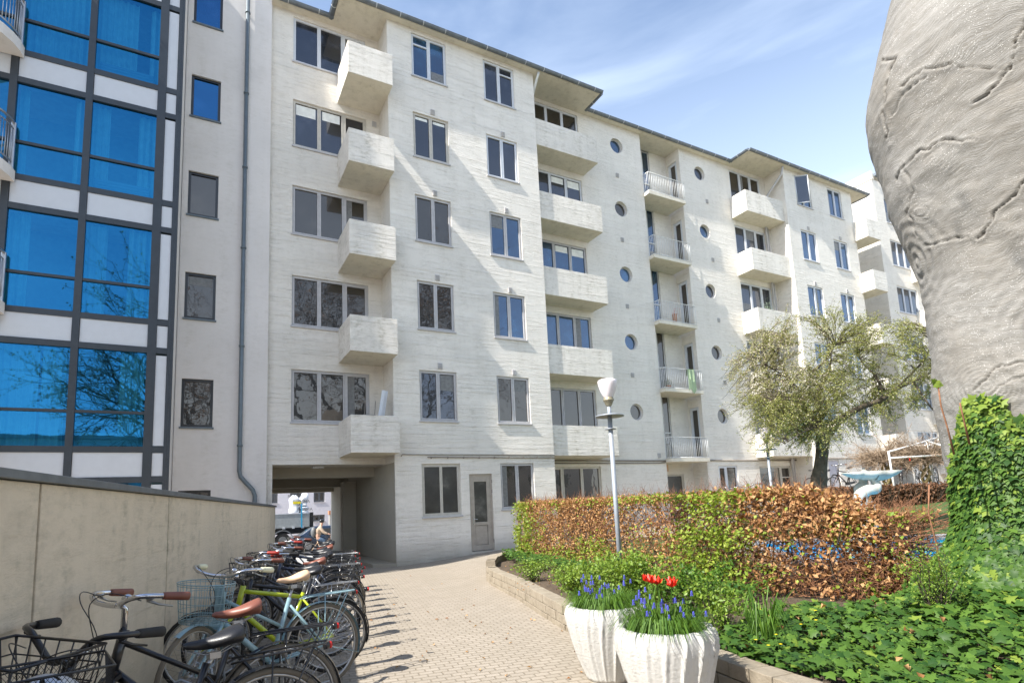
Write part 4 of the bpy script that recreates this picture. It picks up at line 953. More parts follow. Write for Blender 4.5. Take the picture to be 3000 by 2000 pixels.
# ================================================================ planters
M_plant = concrete('white rough planter', (.56,.55,.52), ridge=0, dirt=.4, grain=.014)
def grassy(b, c, n, r, ln, rr, up=.8, wd=.004):
    for i in range(n):
        a = rr.uniform(0, 6.283); d = Vector((math.cos(a), math.sin(a), 0)); q = c+d*r*math.sqrt(rr.random()); l = ln*rr.uniform(.6, 1.15); w_ = wd*rr.uniform(.7, 1.3)
        side = Vector((-d.y, d.x, 0))*w_; p0 = q; droop = rr.uniform(.2, 1.0)
        pts = [p0, p0+d*l*.15+Vector((0,0,l*.5*up)), p0+d*l*.45*droop+Vector((0,0,l*.75*up)), p0+d*l*.85*droop+Vector((0,0,l*(.8-.6*droop)*up))]
        ws = [1, 1, .7, .05]; pv = None
        for p, k in zip(pts, ws):
            cur = (p-side*k, p+side*k)
            if pv: b.quad(pv[0], pv[1], cur[1], cur[0])
            pv = cur
def leafmat(name, c1, c2, trans=.35, rough=.45, spec=.4):
    m, t, b = newmat(name); g = nd(t, 'ShaderNodeNewGeometry'); 
    col = ramp(t, g.outputs['Random Per Island'], [(.0, c1), (1.0, c2)])
    t.links.new(col, b.inputs['Base Color']); b.inputs['Roughness'].default_value = rough; b.inputs['Specular IOR Level'].default_value = spec
    tl = nd(t, 'ShaderNodeBsdfTranslucent'); t.links.new(mixc(t, 1, col, (1.0, 1.0, .45), 'MULTIPLY'), tl.inputs['Color'])
    mx = nd(t, 'ShaderNodeMixShader', Fac=trans); t.links.new(b.outputs[0], mx.inputs[1]); t.links.new(tl.outputs[0], mx.inputs[2]); t.links.new(mx.outputs[0], t.nodes['Material Output'].inputs['Surface']); return m
M_blade = leafmat('grass blade', (.05,.12,.015), (.13,.24,.03)); M_ivy = leafmat('ivy leaf', (.018,.058,.010), (.088,.165,.024), .2, .5, .25)
M_ivyy = leafmat('young ivy leaf', (.14,.22,.03), (.24,.32,.05), .35, .5, .25); M_dry = leafmat('dry beech leaf', (.24,.10,.035), (.60,.36,.17), .22, .65, .2)
M_fresh = leafmat('fresh beech leaf', (.17,.27,.03), (.36,.42,.07), .4, .5, .25); M_shrub = leafmat('shrub leaf', (.12,.22,.03), (.28,.38,.06), .4)
M_twig = plain('hedge twig', (.24,.11,.055), .8, var=.4, vs=20); M_twigd = plain('dark twig', (.06,.045,.03), .85, var=.3)
M_musc = plain('grape hyacinth blue', (.09,.10,.50), .6, var=.3); M_tulip = plain('scarlet petal', (.75,.03,.01), .5, var=.2); M_yell = plain('yellow petal', (.8,.65,.02), .5)
def planter(x, y, lab, seed, rx=.36, h=.62, extra=False):
    root = empty('planter', (x, y, 0), lab, 'planter', 'white ribbed planters'); rr = random.Random(seed); NR = 17
    def fr(a, i): 
        ph = (a*NR/(2*math.pi)+.12*math.sin(i*.5)) % 1; return 1+.085*max(0, 1-abs(ph-.62)/(.10 if ph < .62 else .30))**1.3*min(1, i/3+.4)-.03*math.sin(ph*math.pi)+.01*noise.noise(Vector((a*9, i*.9, seed)))
    prof = [(.20,0),(.208,.03),(.235,.10),(.265,.18),(.295,.27),(.32,.36),(.34,.44),(.352,.50),(.355,.55),(.347,.59),(.333,.62),(.31,.632),(.292,.62),(.285,.57),(.28,.5)]
    b = MB(); b.lathe([(r*rx/.36, z*h/.62) for r, z in prof], (x, y, 0), 240, cap=True, fr=fr); b.build('pot', M_plant, root)
    b = MB(); b.lathe([(.001,.53*h/.62+.03),(.15,.53*h/.62+.02),(.275*rx/.36,.53*h/.62)], (x, y, 0), 24, cap=False); b.build('potting_soil', M_soil, root)
    c = Vector((x, y, .54*h/.62)); 
    g = MB(); grassy(g, c, 900, .26, .30, rr); g.build('leaves', M_blade, root)
    f = MB()
    for i in range(28):
        a = rr.uniform(0, 6.283); q = c+Vector((math.cos(a), math.sin(a), 0))*.30*math.sqrt(rr.random()); hh = rr.uniform(.16, .30); t = q+Vector((rr.uniform(-.07,.07), rr.uniform(-.07,.07), hh))
        g2 = MB() if False else None
        f.mi = 1; f.tube([q, (q+t)/2+Vector((0,0,.01)), t], .0025, 4, cap=False); f.mi = 0
        for k in range(16):
            zz = k/15; an = k*2.4; r_ = .008*(1-zz*.6); f.ball(t+Vector((r_*math.cos(an), r_*math.sin(an), zz*.036)), .0042, n=5, m=3)
    f.build('flowers', [M_musc, M_blade], root)
    if extra:
        f = MB()
        for (dx_, dy_) in ((-.06,.0),(.0,.03),(.06,-.01),(.02,-.05),(-.03,.06)):
            q = c+Vector((dx_*.6, dy_*.6, 0)); t = q+Vector((dx_*.9, dy_*.9, .35+.05*rr.random())); f.mi = 1; f.tube([q, t], .004, 5, cap=False)
            for k in range(4):
                a = k*1.6; d = Vector((math.cos(a), math.sin(a), 0)); s_ = Vector((-d.y, d.x, 0)); f.quad(q, q+d*.05+s_*.025+Vector((0,0,.08)), q+d*.09+Vector((0,0,.22)), q+d*.05-s_*.025+Vector((0,0,.08)))
            f.mi = 0
            for k in range(9):
                a = k*.7+rr.random(); d = Vector((math.cos(a), math.sin(a), 0)); s_ = Vector((-d.y, d.x, 0))*.022; tip = t+d*(.05 if k % 2 else .03)+Vector((0,0,.03+.04*rr.random()))
                f.poly([t, t+d*.028-s_+Vector((0,0,.016)), tip, t+d*.028+s_+Vector((0,0,.016))])
        f.build('tulips', [M_tulip, M_blade], root)
    return root
planter(*(at_s(1775, 1800, 5.12).xy), 'white ribbed planter of blue grape hyacinths, farther back of the two', 1)
planter(*(at_s(1948, 1850, 4.15).xy), 'white ribbed planter nearest the camera with red tulips and blue grape hyacinths', 2, extra=True)
# ================================================================ pool, fountain
M_pool = plain('pale blue pool paint', (.05,.56,.80), .3, var=.12, vs=2); M_cop = plain('grey pool coping', (.30,.31,.32), .7, bmp=.002)
M_tan = concrete('tan pool wall', (.33,.29,.22), ridge=.001, dirt=.3)
po = empty('pool', (8.7, 4.4, .2), 'shallow blue painted garden pool with grey coping behind the hedge', 'pool')
e1 = Vector((.79, -.61, 0)); e2 = Vector((.61, .79, 0)); o_ = Vector((8.55, 4.5, 0)); PX0, PX1, PY = -1.3, 3.2, 4.3
def pq(a, c, z): v = o_+e1*a+e2*c; return Vector((v.x, v.y, z))
b = MB()
def slab(b, a0, a1, c0, c1, z0, z1): b.prism([(pq(a0,c0,0).x, pq(a0,c0,0).y), (pq(a1,c0,0).x, pq(a1,c0,0).y), (pq(a1,c1,0).x, pq(a1,c1,0).y), (pq(a0,c1,0).x, pq(a0,c1,0).y)], z0, z1)
for q in ((PX0,PX1,0,.28),(PX0,PX1,PY-.28,PY),(PX0,PX0+.28,.281,PY-.281),(PX1-.28,PX1,.281,PY-.281)): slab(b, *q, .50, .56)
b.build('coping', M_cop, po)
b = MB()
for q in ((PX0+.03,PX1-.03,.03,.2),(PX0+.03,PX1-.03,PY-.2,PY-.03),(PX0+.03,PX0+.2,.201,PY-.201),(PX1-.2,PX1-.03,.201,PY-.201)): slab(b, *q, .1, .498)
b.build('pool_wall', M_tan, po)
b = MB(); slab(b, PX0+.21, PX1-.21, .21, PY-.21, .15, .30); b.build('pool_floor', M_pool, po)
b = MB()
for q in ((PX0+.2,PX1-.2,.2,.23),(PX0+.2,PX1-.2,PY-.23,PY-.2),(PX0+.2,PX0+.23,.231,PY-.231),(PX1-.23,PX1-.2,.231,PY-.231)): slab(b, *q, .301, .499)
b.build('pool_lining', M_pool, po)
m, t, bb_ = newmat('pool water'); bb_.inputs['Base Color'].default_value = (.55,.9,1,1); bb_.inputs['Roughness'].default_value = .03; bb_.inputs['Transmission Weight'].default_value = .9; bb_.inputs['IOR'].default_value = 1.33
tr = nd(t, 'ShaderNodeBsdfTransparent'); tr.inputs['Color'].default_value = (.6,.92,1,1); gl = nd(t, 'ShaderNodeBsdfGlossy', Roughness=.03); mxs = nd(t, 'ShaderNodeMixShader', Fac=.12)
bn = t.nodes.new('ShaderNodeBump'); bn.inputs['Strength'].default_value = .4; bn.inputs['Distance'].default_value = .01; t.links.new(noise_(t, coords(t), 5, 3), bn.inputs['Height']); t.links.new(bn.outputs[0], gl.inputs['Normal'])
t.links.new(tr.outputs[0], mxs.inputs[1]); t.links.new(gl.outputs[0], mxs.inputs[2]); t.links.new(mxs.outputs[0], t.nodes['Material Output'].inputs['Surface'])
M_water = m
b = MB(); slab(b, PX0+.235, PX1-.235, .235, PY-.235, .31, .42); o = b.build('pool_water', M_water); tag(o, kind='structure')
# fish tail fountain
M_fish = plain('pale blue weathered sculpture paint', (.43,.435,.385), .7, var=.2, vs=5, bmp=.002, bs=30)
S0 = at_s(2521, 1601, 10.9); S0.z = .3; ppm = 1667.67/10.9*3.7333
def fp(x, y, d=0): v = at_s(2350+x/3.7333, 1280+y/3.7333, 10.9); return v+Vector((YD.x, YD.y, 0))*d
YD = Vector((math.sin(YAW), math.cos(YAW), 0))
fs = empty('fish_tail_fountain', tuple(S0), 'pale blue fish sculpture balancing its broad tail flukes above the pool', 'fountain')
b = MB()
def smooth(pts, k=5):
    out = []
    for i in range(len(pts)-1):
        for t in range(k):
            t = t/k; p0 = pts[max(i-1,0)]; p1 = pts[i]; p2 = pts[i+1]; p3 = pts[min(i+2, len(pts)-1)]
            out.append([.5*((2*b1)+(c1-a1)*t+(2*a1-5*b1+4*c1-d1)*t*t+(3*b1-a1-3*c1+d1)*t**3) for a1, b1, c1, d1 in zip(p0, p1, p2, p3)])
    out.append(list(pts[-1])); return out
def limb(b, pts, n=18, flat=1.0, k=5):   # pts: (x, y, depth, radius px)
    sp_ = smooth(pts, k); b.tube([fp(p[0], p[1], p[2]) for p in sp_], [max(.003, p[3]/ppm) for p in sp_], n, flat=flat)
limb(b, [(640,1330,0,150),(650,1180,0,140),(720,1000,0,120),(730,860,0,105),(690,760,0,98),(640,690,-.02,82),(625,630,-.06,66),(690,578,-.10,56),(765,572,-.10,50),(798,530,-.06,42),(788,480,-.02,38),(770,440,0,44),(766,410,0,66),(766,395,0,90)])
limb(b, [(640,600,.14,18),(650,550,.14,34),(700,520,.14,44),(712,480,.14,40),(708,440,.12,46),(730,400,.05,66)])
b.build('body', M_fish, fs)
b = MB(); b.sm = True; n = 40; rows = []
for side, (xs_, xe) in enumerate(((768, 440), (768, 1080))):
    for i in range(17):
        t = i/16; x = xs_+(xe-xs_)*t; ztop = (372-(x-768)*.035+ (8 if side == 0 else -2)*t); th = (104*(1-t**2.4)+10)*(1 if side else .85); dw = .22*math.sqrt(max(.02, 1-(t*.97)**2))*(.9+.1*math.cos(t*9))
        if i == 7 and side == 0: th *= .8
        rows.append((side, x, ztop, th, dw))
for side in (0, 1):
    rs = [r for r in rows if r[0] == side]; base = len(b.v); m_ = 14
    for (_, x, zt_, th, dw) in rs:
        for k in range(m_):
            a = 2*math.pi*k/m_; yy = -math.cos(a); zz = math.sin(a)
            zz2 = zt_+ (0 if zz > .2 else 0) + (th*(-min(0, zz))**.8 if zz < 0 else -6*zz*(1-abs(yy))+10*(1-abs(yy)))
            q = fp(x, zz2, 0); b.v.append(tuple(q+Vector((YD.x, YD.y, 0))*dw*yy))
    for i in range(len(rs)-1):
        for k in range(m_): k2 = (k+1) % m_; b.face((base+i*m_+k, base+i*m_+k2, base+(i+1)*m_+k2, base+(i+1)*m_+k))
    b.face([base+(len(rs)-1)*m_+k for k in range(m_)])
b.build('tail_fluke', M_fish, fs)
# ================================================================ pergola
M_perg = plain('white peeling pergola pole', (.70,.70,.68), .6, var=.15, vs=14)
pg = empty('pergola', tuple(at_s(2640, 1420, 21)), 'white pole pergola with hanging pegs near the twisted vine', 'pergola')
G = lambda x, y, s: at_s(2350+x/3.7333, 1280+y/3.7333, s)
b = MB()
for (a, c) in (((945,165,21),(1030,700,21)),((1365,40,22),(1480,700,22)),((1180,120,23.5),(1260,640,23.5)),((1560,230,20),(1640,700,20))): b.tube([G(*a), G(*c)], .035, 8)
for pts in (((940,160,21),(1200,90,21.5),(1500,0,22)),((960,228,21),(1250,212,21),(1560,195,21)),((1180,100,23),(1420,85,23),(1560,105,23)),((1180,135,23),(1560,130,23)),((1365,45,22),(1560,100,20))): b.tube([G(*p) for p in pts], .032, 8)
b.build('poles', M_perg, pg)
b = MB(); b.box(*(G(1178,240,21)-Vector((.03,.01,.06))), *(G(1178,240,21)+Vector((.03,.01,.06)))); b.build('red_tag', M_tulip, pg)
# ================================================================ things on the balconies
def pot(x, y, z, r, h, lab, m=M_terr, leaf=M_shrub, lh=.3, nl=160, seed=1, grp='plant pots on the balconies'):
    root = empty('potted_plant', (x, y, z), lab, 'plant', grp); rr = random.Random(seed); b = MB(); b.lathe([(r*.7,0),(r,h),(r*.9,h),(r*.85,h-.02),(.001,h-.02)], (x,y,z), 14); b.build('pot', m, root)
    g = MB(); c = Vector((x, y, z+h))
    for i in range(nl):
        q = c+Vector((rr.gauss(0, r*.8), rr.gauss(0, r*.8), abs(rr.gauss(.3, .4))*lh)); d = Vector((rr.gauss(0,1), rr.gauss(0,1), rr.gauss(.4,.6))).normalized()*.035; s_ = d.orthogonal().normalized()*.014; g.quad(q, q+d*.5+s_, q+d, q+d*.5-s_)
    g.build('leaves', leaf, root)
M_sage = leafmat('sage leaf', (.22,.32,.24), (.42,.5,.38), .3)
pot(22.6, 16.1, 9.2, .18, .35, 'silvery green shrub rising above the third balcony parapet by the small tree', leaf=M_sage, lh=.75, nl=500)
pot(12.9, 16.1, 5.9, .12, .42, 'tuft of yellow green stems growing at the end of a middle balcony', lh=.55, nl=160, seed=2, leaf=M_shrub)
pot(16.6, 16.8, 14.15, .12, .3, 'terracotta pot on the top railed balcony, left end', seed=3, lh=.1, nl=20)
pot(18.1, 16.8, 14.15, .12, .28, 'terracotta pot on the top railed balcony, right end', seed=4, lh=.1, nl=20)
pot(16.7, 16.7, 5.75, .1, .3, 'dark leafy plant behind the railing of the fourth railed balcony', seed=5, leaf=M_ivy, lh=.3)
pot(17.3, 16.65, 8.55, .1, .55, 'small green plant among red flowers on the middle railed balcony', seed=6, leaf=M_tulip, lh=.25, nl=60)
def sheetcloth(lab, x, y, z, w_, h, mat):
    b = MB(); b.sm = True; n = 10; pv = None
    for i in range(n+1):
        t = i/n; xx = x+w_*t; wv = .02*math.sin(t*14); k = 1-.12*math.sin(t*7)
        cur = [(xx, y+.05+wv, z-.25), (xx, y+.03+wv, z+.015), (xx, y-.03+wv, z+.015), (xx+.02*math.sin(t*9), y-.045+wv, z-h*k*.5), (xx, y-.04-wv, z-h*k)]
        if pv:
            for a in range(4): b.quad(pv[a], cur[a], cur[a+1], pv[a+1])
        pv = cur
    return tag(b.build('towel', mat), lab, 'towel')
sheetcloth('pale green towel hanging over the white railing of the fourth railed balcony', 17.5, 16.44, 6.71, .42, .9, plain('green towel', (.34,.44,.27), .9))
b = MB()
for q, (x0, x1) in enumerate(((4.45, 4.62), (4.55, 4.74))): b.obox(((x0+x1)/2, 15.75+.1*q, 4.35), (.05, 0, .0), (0, .012, 0), (.10, 0, .62))
tag(b.build('boards', M_framew), 'two white boards leaning in the lowest corner balcony', 'boards')
sf = empty('plant_shelf', (4.3, 16.2, 3.3), 'small wire shelf leaning in the lowest corner balcony', 'shelf'); b = MB()
for x in (4.15, 4.45): b.tube([(x, 16.3, 3.3), (x+.1, 16.3, 4.75)], .012, 5)
for z in (3.9, 4.3): b.box(4.15, 16.15, z, 4.5, 16.45, z+.02)
b.build('shelf_frame', M_cable, sf)
# ================================================================ truck, car, cyclist in the street
ZS = -.60
def wheel3(b, x, y, z, r, w_): b.tube([(x, y, z), (x, y+w_, z)], r, 20)
tk = empty('truck', (4.5, 41, ZS), 'grey drop-side truck with black chassis loaded with white bulk bags', 'truck')
TP = lambda x, y: sp(780+x/5.227, 1360+y/5.227, 41)
r0, r1 = TP(665, 735), TP(665, 965)
b = MB(); xr = r0.x; zt, zb_ = r0.z, r1.z; b.box(xr-6, 41, zb_+.05, xr, 43.3, zt); b.build('bed_sides', plain('grey truck side', (.36,.38,.38), .5, .2), tk, .02)
b = MB()
for i in range(9):
    x = xr-.45-i*.6; b.box(x-.08, 40.93, zb_+.0, x+.08, 41.0, zb_+.14)
b.box(xr-6, 40.97, zt-.06, xr+.02, 41.0, zt); b.build('latches', M_panel, tk)
b = MB(); b.box(xr-6, 41.1, zb_-.35, xr+.1, 43.2, zb_+.04); b.box(xr+.02, 41.05, zb_-.1, xr+.25, 43.2, zt+.02); b.build('chassis', M_black, tk)
for wx in (TP(250, 1120).x, TP(250,1120).x-3.2):
    b = MB(); b.tube([(wx, 40.95, ZS+.5), (wx, 41.3, ZS+.5)], .48, 24); w_ = b.build('wheel', M_rubber, tk); b = MB(); b.tube([(wx, 40.92, ZS+.5), (wx, 40.949, ZS+.5)], .26, 16); b.build('rim', M_alloy, w_)
    b = MB(); pv = None
    for i in range(13):
        a = math.pi*i/12; c_ = (wx+.62*math.cos(a), ZS+.5+.62*math.sin(a)); c2 = (wx+.68*math.cos(a), ZS+.5+.68*math.sin(a))
        if pv: b.quad((pv[0][0],40.93,pv[0][1]), (c_[0],40.93,c_[1]), (c2[0],40.93,c2[1]), (pv[1][0],40.93,pv[1][1])); b.quad((pv[1][0],40.93,pv[1][1]), (c2[0],40.93,c2[1]), (c2[0],41.4,c2[1]), (pv[1][0],41.4,pv[1][1]))
        pv = (c_, c2)
    b.build('wheel_arch', M_grey, tk)
M_bag = plain('white woven bag', (.72,.74,.78), .6, var=.08, bmp=.01, bs=6)
def bag(x0, x1, z0, z1, y, lab, seed, tilt=0, txt=None):
    root = empty('bulk_bag', ((x0+x1)/2, y, z0), lab, 'bag', 'bulk bags on the truck'); b = MB(); rr = random.Random(seed); n = 28; m_ = 12; cx = (x0+x1)/2; hw = (x1-x0)/2
    b.sm = True
    for i in range(m_+1):
        t = i/m_; z = z0+(z1-z0)*t; k = (1+.08*math.sin(t*9+seed))*(1 if t < .7 else math.sqrt(max(.03, 1-((t-.7)/.33)**2)))
        for j in range(n):
            a = 2*math.pi*j/n; ca, sa = math.cos(a), math.sin(a); sq = 1/(abs(ca)**4+abs(sa)**4)**.25; q = sq*k*(1+.04*noise.noise(Vector((ca*2, sa*2, t*4+seed)))); b.v.append((cx+hw*ca*q+tilt*t, y+.5*sa*q, z))
    for i in range(m_):
        for j in range(n): j2 = (j+1) % n; b.face((i*n+j, i*n+j2, (i+1)*n+j2, (i+1)*n+j))
    b.face([m_*n+j for j in range(n)]); bo_ = b.build('bag_body', M_bag, root)
    if txt: text(txt[0], (cx, y-.56, z0+txt[1]), .3, M_fgrey, bo_, name='lettering')
a, c = TP(375, 740), TP(515, 465); bag(a.x, c.x, a.z, c.z, 41.6, 'tall white bulk bag with a yellow patch on the truck bed', 1, txt=('RGSMA', 1.0))
a, c = TP(530, 740), TP(660, 620); bag(a.x, c.x, a.z, c.z, 41.6, 'squat white bulk bag with red and black lettering beside the tall one', 2, txt=('ROSMA', .12))
a, c = TP(520, 625), TP(640, 430); bag(a.x, c.x, a.z, c.z, 41.6, 'white bulk bag with leaning knotted top, stacked on the squat one', 3, tilt=.15, txt=('GSMA', .15))
a = TP(470, 585); b = MB(); b.box(a.x-.25, 41.0, a.z-.08, a.x+.25, 41.02, a.z+.08); o = b.build('yellow_patch', M_yell); tag(o, 'yellow label stuck on the tall white bulk bag', 'label')
a = TP(540, 600); c = TP(540, 965); b = MB(); b.box(a.x-.04, 40.9, c.z, a.x+.04, 40.93, a.z); tag(b.build('strap', plain('blue lashing strap', (.02,.35,.6), .6)), 'blue lashing strap holding the bags on the truck', 'strap')
# car: lofted saloon
def car(x, y, z, label):
    root = empty('parked_car', (x, y, z), label, 'car'); n = 30; Ln = 4.6; W = .9
    def body(u):   # side height profile (rear at 0, front at 1): lower body top line
        return .62+.30*sm(u/.05)*1-.22*sm((u-.78)/.22)+.0
    def roof(u):
        if u < .08 or u > .80: return 0
        a = sm((u-.06)/.26); c = 1-sm((u-.52)/.28); return .53*min(a, c)
    M_car = plain('dark blue car paint', (.015,.025,.045), .15, .3, coat=1)
    b = MB(); b.sm = True; m_ = 10; base = 0; P = []
    for i in range(n+1):
        u = i/n; bz = body(u); e = min(1, 7*u+.5, 7*(1-u)+.5); w_ = W*min(1, .86+.8*min(u, 1-u)); row = []
        for k, (q, h) in enumerate(((.93,.18),(1,.32),(1.0,.6),(.97,.9),(.90,1.0))): row.append((x+Ln*u, y-w_*q*e**.3, z+bz*h if k else z+.2))
        for k, (q, h) in enumerate(((.90,1.0),(.97,.9),(1.0,.6),(1,.32),(.93,.18))): row.append((x+Ln*u, y+w_*q*e**.3, z+bz*h if k < 4 else z+.2))
        b.v += row
    for i in range(n):
        for k in range(m_): k2 = (k+1) % m_; b.face((i*m_+k, i*m_+k2, (i+1)*m_+k2, (i+1)*m_+k))
    b.face(range(m_)); b.face([n*m_+m_-1-k for k in range(m_)]); b.build('body', M_car, root)
    b = MB(); b.sm = True; g = []
    for i in range(n+1):
        u = i/n; bz = body(u)-.02; rz = roof(u); w0, w1 = W*.9, W*(.9-.42*rz); b.v += [(x+Ln*u, y-w0, z+bz), (x+Ln*u, y-w1*.98, z+bz+rz*.86), (x+Ln*u, y-w1*.8, z+bz+rz), (x+Ln*u, y+w1*.8, z+bz+rz), (x+Ln*u, y+w1*.98, z+bz+rz*.86), (x+Ln*u, y+w0, z+bz)]
    for i in range(n):
        for k in range(5): b.face((i*6+k, i*6+k+1, (i+1)*6+k+1, (i+1)*6+k))
    b.build('cabin', M_car, root)
    for (ua, ub) in ((.20,.30),(.315,.47),(.49,.66)):
        b = MB(); pts = []
        for i in range(7):
            u = ua+(ub-ua)*i/6; rz = roof(u); w0, w1 = W*.9, W*(.9-.42*rz); t = .82; h = body(u)-.02+rz*.86*t; pts.append((x+Ln*u, y-(w0+(w1*.98-w0)*t)-.012, z+h))
        lo = [(x+Ln*ub, y-W*.895-.004, z+body(ub)+.04), (x+Ln*ua, y-W*.895-.004, z+body(ua)+.04)]
        b.poly(pts+lo); b.build('side_window', M_glassd, root)
    b = MB(); b.box(x-.02, y-W*.80, z+.62, x+.30, y-W*.80+.35, z+.78); b.build('tail_light', M_red, root)
    for u in (.19, .82):
        b = MB(); b.tube([(x+Ln*u, y-W-.01, z+.32), (x+Ln*u, y-W+.2, z+.32)], .32, 22); w_ = b.build('wheel', M_rubber, root); b = MB(); b.tube([(x+Ln*u, y-W-.025, z+.32), (x+Ln*u, y-W-.011, z+.32)], .2, 16); b.build('rim', M_alloy, w_)
    return root
CPx = sp(780+400/5.227, 1560, 35.3); car(CPx.x, 36.2, ZS, 'dark blue saloon car passing behind the cyclist')
# cyclist
bk = bicycle('tan bicycle with wicker basket ridden along the street', M_leathert, M_seat, M_rubber, M_black, basket='square', basm=M_leathert, rack=M_black, detail=0, tyre=M_gum, rimm=M_alloy)
bk['category'] = 'bicycle'; del bk['group']
CX = sp(780+690/5.227, 1600, 28.6).x; CY = 28.6; CZs = -.52
place(bk, CX, CY, -8, 0, z=CZs)
pr_ = empty('person', (CX+.2, CY, CZs), 'cyclist in beige jacket, blue jeans and black helmet riding through the street opening', 'person')
def T_(x, y, z): a = R(-8); return Vector((CX+x*math.cos(a)-y*math.sin(a), CY+x*math.sin(a)+y*math.cos(a), CZs+z))
def skin(name, verts, edges, radii, mat, parent, sub=1):
    o0 = org(parent); me = bpy.data.meshes.new(name); me.from_pydata([tuple(T_(*v)-o0) for v in verts], edges, []); o = bpy.data.objects.new(name, me); C.objects.link(o); o.parent = parent
    md = o.modifiers.new('skin', 'SKIN'); md.use_smooth_shade = True
    for i, r_ in enumerate(radii): me.skin_vertices[0].data[i].radius = (r_, r_)
    me.skin_vertices[0].data[0].use_root = True; s = o.modifiers.new('sub', 'SUBSURF'); s.levels = sub; s.render_levels = sub; me.materials.append(mat); return o
M_skin = plain('skin', (.55,.33,.24), .5); M_jack = plain('beige jacket', (.42,.32,.24), .8, bmp=.01, bs=20); M_jean = plain('blue jeans', (.07,.12,.20), .8)
V = [(.25,0,.98),(.30,0,1.2),(.40,0,1.42),(.44,0,1.5),(.47,0,1.60),(.48,0,1.70)]; Rr = [.12,.12,.13,.055,.085,.07]; Ed = [(0,1),(1,2),(2,3),(3,4),(4,5)]
for sd in (-1, 1):
    n = len(V); V += [(.40,.17*sd,1.38),(.55,.24*sd,1.18),(.74,.28*sd,1.10),(.80,.28*sd,1.085)]; Rr += [.06,.045,.032,.03]; Ed += [(2,n),(n,n+1),(n+1,n+2),(n+2,n+3)]
    for f_ in range(4): V += [(.83+.004*f_,(.245+.02*f_)*sd,1.09),(.845,(.245+.02*f_)*sd,1.07),(.83,(.245+.02*f_)*sd,1.05)]; k = len(V)-3; Rr += [.009,.008,.007]; Ed += [(n+3,k),(k,k+1),(k+1,k+2)]
    V += [(.79,.245*sd,1.07)]; Rr += [.01]; Ed += [(n+3,len(V)-1)]
    n = len(V); kn = (.62,.11*sd,.78 if sd < 0 else .95); ft = (.44+.1*sd,.12*sd,.36 if sd < 0 else .55)
    V += [(.28,.10*sd,.93), kn, (ft[0], ft[1], ft[2]), (ft[0]+.17, ft[1], ft[2]-.06)]; Rr += [.095,.065,.045,.035]; Ed += [(0,n),(n,n+1),(n+1,n+2),(n+2,n+3)]
skin('body', V, Ed, Rr, M_skin, pr_)
skin('jacket', [(.24,0,.93),(.30,0,1.2),(.40,0,1.40),(.43,0,1.47),(.40,-.18,1.39),(.56,-.25,1.18),(.73,-.28,1.105),(.40,.18,1.39),(.56,.25,1.18),(.73,.28,1.105)], [(0,1),(1,2),(2,3),(2,4),(4,5),(5,6),(2,7),(7,8),(8,9)], [.16,.165,.165,.09,.085,.07,.05,.085,.07,.05], M_jack, pr_)
for sd in (-1, 1):
    kn = (.62,.11*sd,.78 if sd < 0 else .95); ft = (.44+.1*sd,.12*sd,.40 if sd < 0 else .59); skin('trouser_leg', [(.27,.09*sd,.93), kn, ft], [(0,1),(1,2)], [.115,.085,.065], M_jean, pr_)
    f2 = MB(); c_ = T_(ft[0]+.06, ft[1], ft[2]-.10); f2.ball(c_, .14, .05, .05); f2.build('shoe', M_black, pr_)
b = MB(); b.ball(T_(.475, 0, 1.725), .125, .105, .10, 20, 10); b.build('helmet', M_black, pr_)
b = MB(); b.ball(T_(.575, 0, 1.63), .014, .02, .02, 8, 6); b.ball(T_(.557, -.03, 1.655), .008, .01, .008, 6, 4); b.ball(T_(.557, .03, 1.655), .008, .01, .008, 6, 4); b.build('face', M_skin, pr_)
b = MB(); b.ball(T_(.10, 0, 1.22), .13, .17, .24, 16, 10); tag(b.build('backpack', M_fgrey), 'grey backpack worn by the cyclist', 'backpack')
# ================================================================ vegetation
rv = random.Random(11)
def leaf_card(b, p, d, nrm, L_, W_, fold=.25):
    """a small folded leaf: 4 faces round a midrib"""
    d = d.normalized(); s_ = d.cross(nrm)
    if s_.length < 1e-4: s_ = d.orthogonal()
    s_.normalize(); n_ = s_.cross(d); up = n_*(W_*fold)
    n = len(b.v); pts = [p, p+d*L_*.45+s_*W_*.5+up, p+d*L_, p+d*L_*.45-s_*W_*.5+up, p+d*L_*.5]
    b.v += [tuple(q) for q in pts]; b.f += [(n, n+1, n+4), (n+1, n+2, n+4), (n+2, n+3, n+4), (n+3, n, n+4)]; b.m += [b.mi]*4; b.s += [True]*4
IVY = [(0,0),(.34,-.12),(.50,.10),(.30,.28),(.56,.50),(.24,.56),(.0,1.0),(-.24,.56),(-.56,.50),(-.30,.28),(-.50,.10),(-.34,-.12)]
def ivy_leaf(b, p, d, nrm, S_):
    d = (d-nrm*d.dot(nrm)); d = d.normalized() if d.length > 1e-4 else nrm.orthogonal().normalized(); s_ = d.cross(nrm); n = len(b.v)
    c = p+d*S_*.3+nrm*S_*.06; b.v.append(tuple(c))
    for (x, y) in IVY:
        q = p+s_*(x*S_)+d*(y*S_)-nrm*(S_*.22*(x*x+.3*(y-.3)**2)); b.v.append(tuple(q))
    k = len(IVY)
    for i in range(k): b.f.append((n, n+1+i, n+1+(i+1) % k)); b.m.append(b.mi); b.s.append(True)
def rdir(rr, zb=0): return Vector((rr.gauss(0, 1), rr.gauss(0, 1), rr.gauss(0, 1)+zb)).normalized()
def project(P):
    v = P-Vector((0, 0, CZ)); X, Y, Z = v.dot(CR), v.dot(CU), v.dot(F); return 1493.6+1667.67*X/Z, 1250.24-1667.67*Y/Z
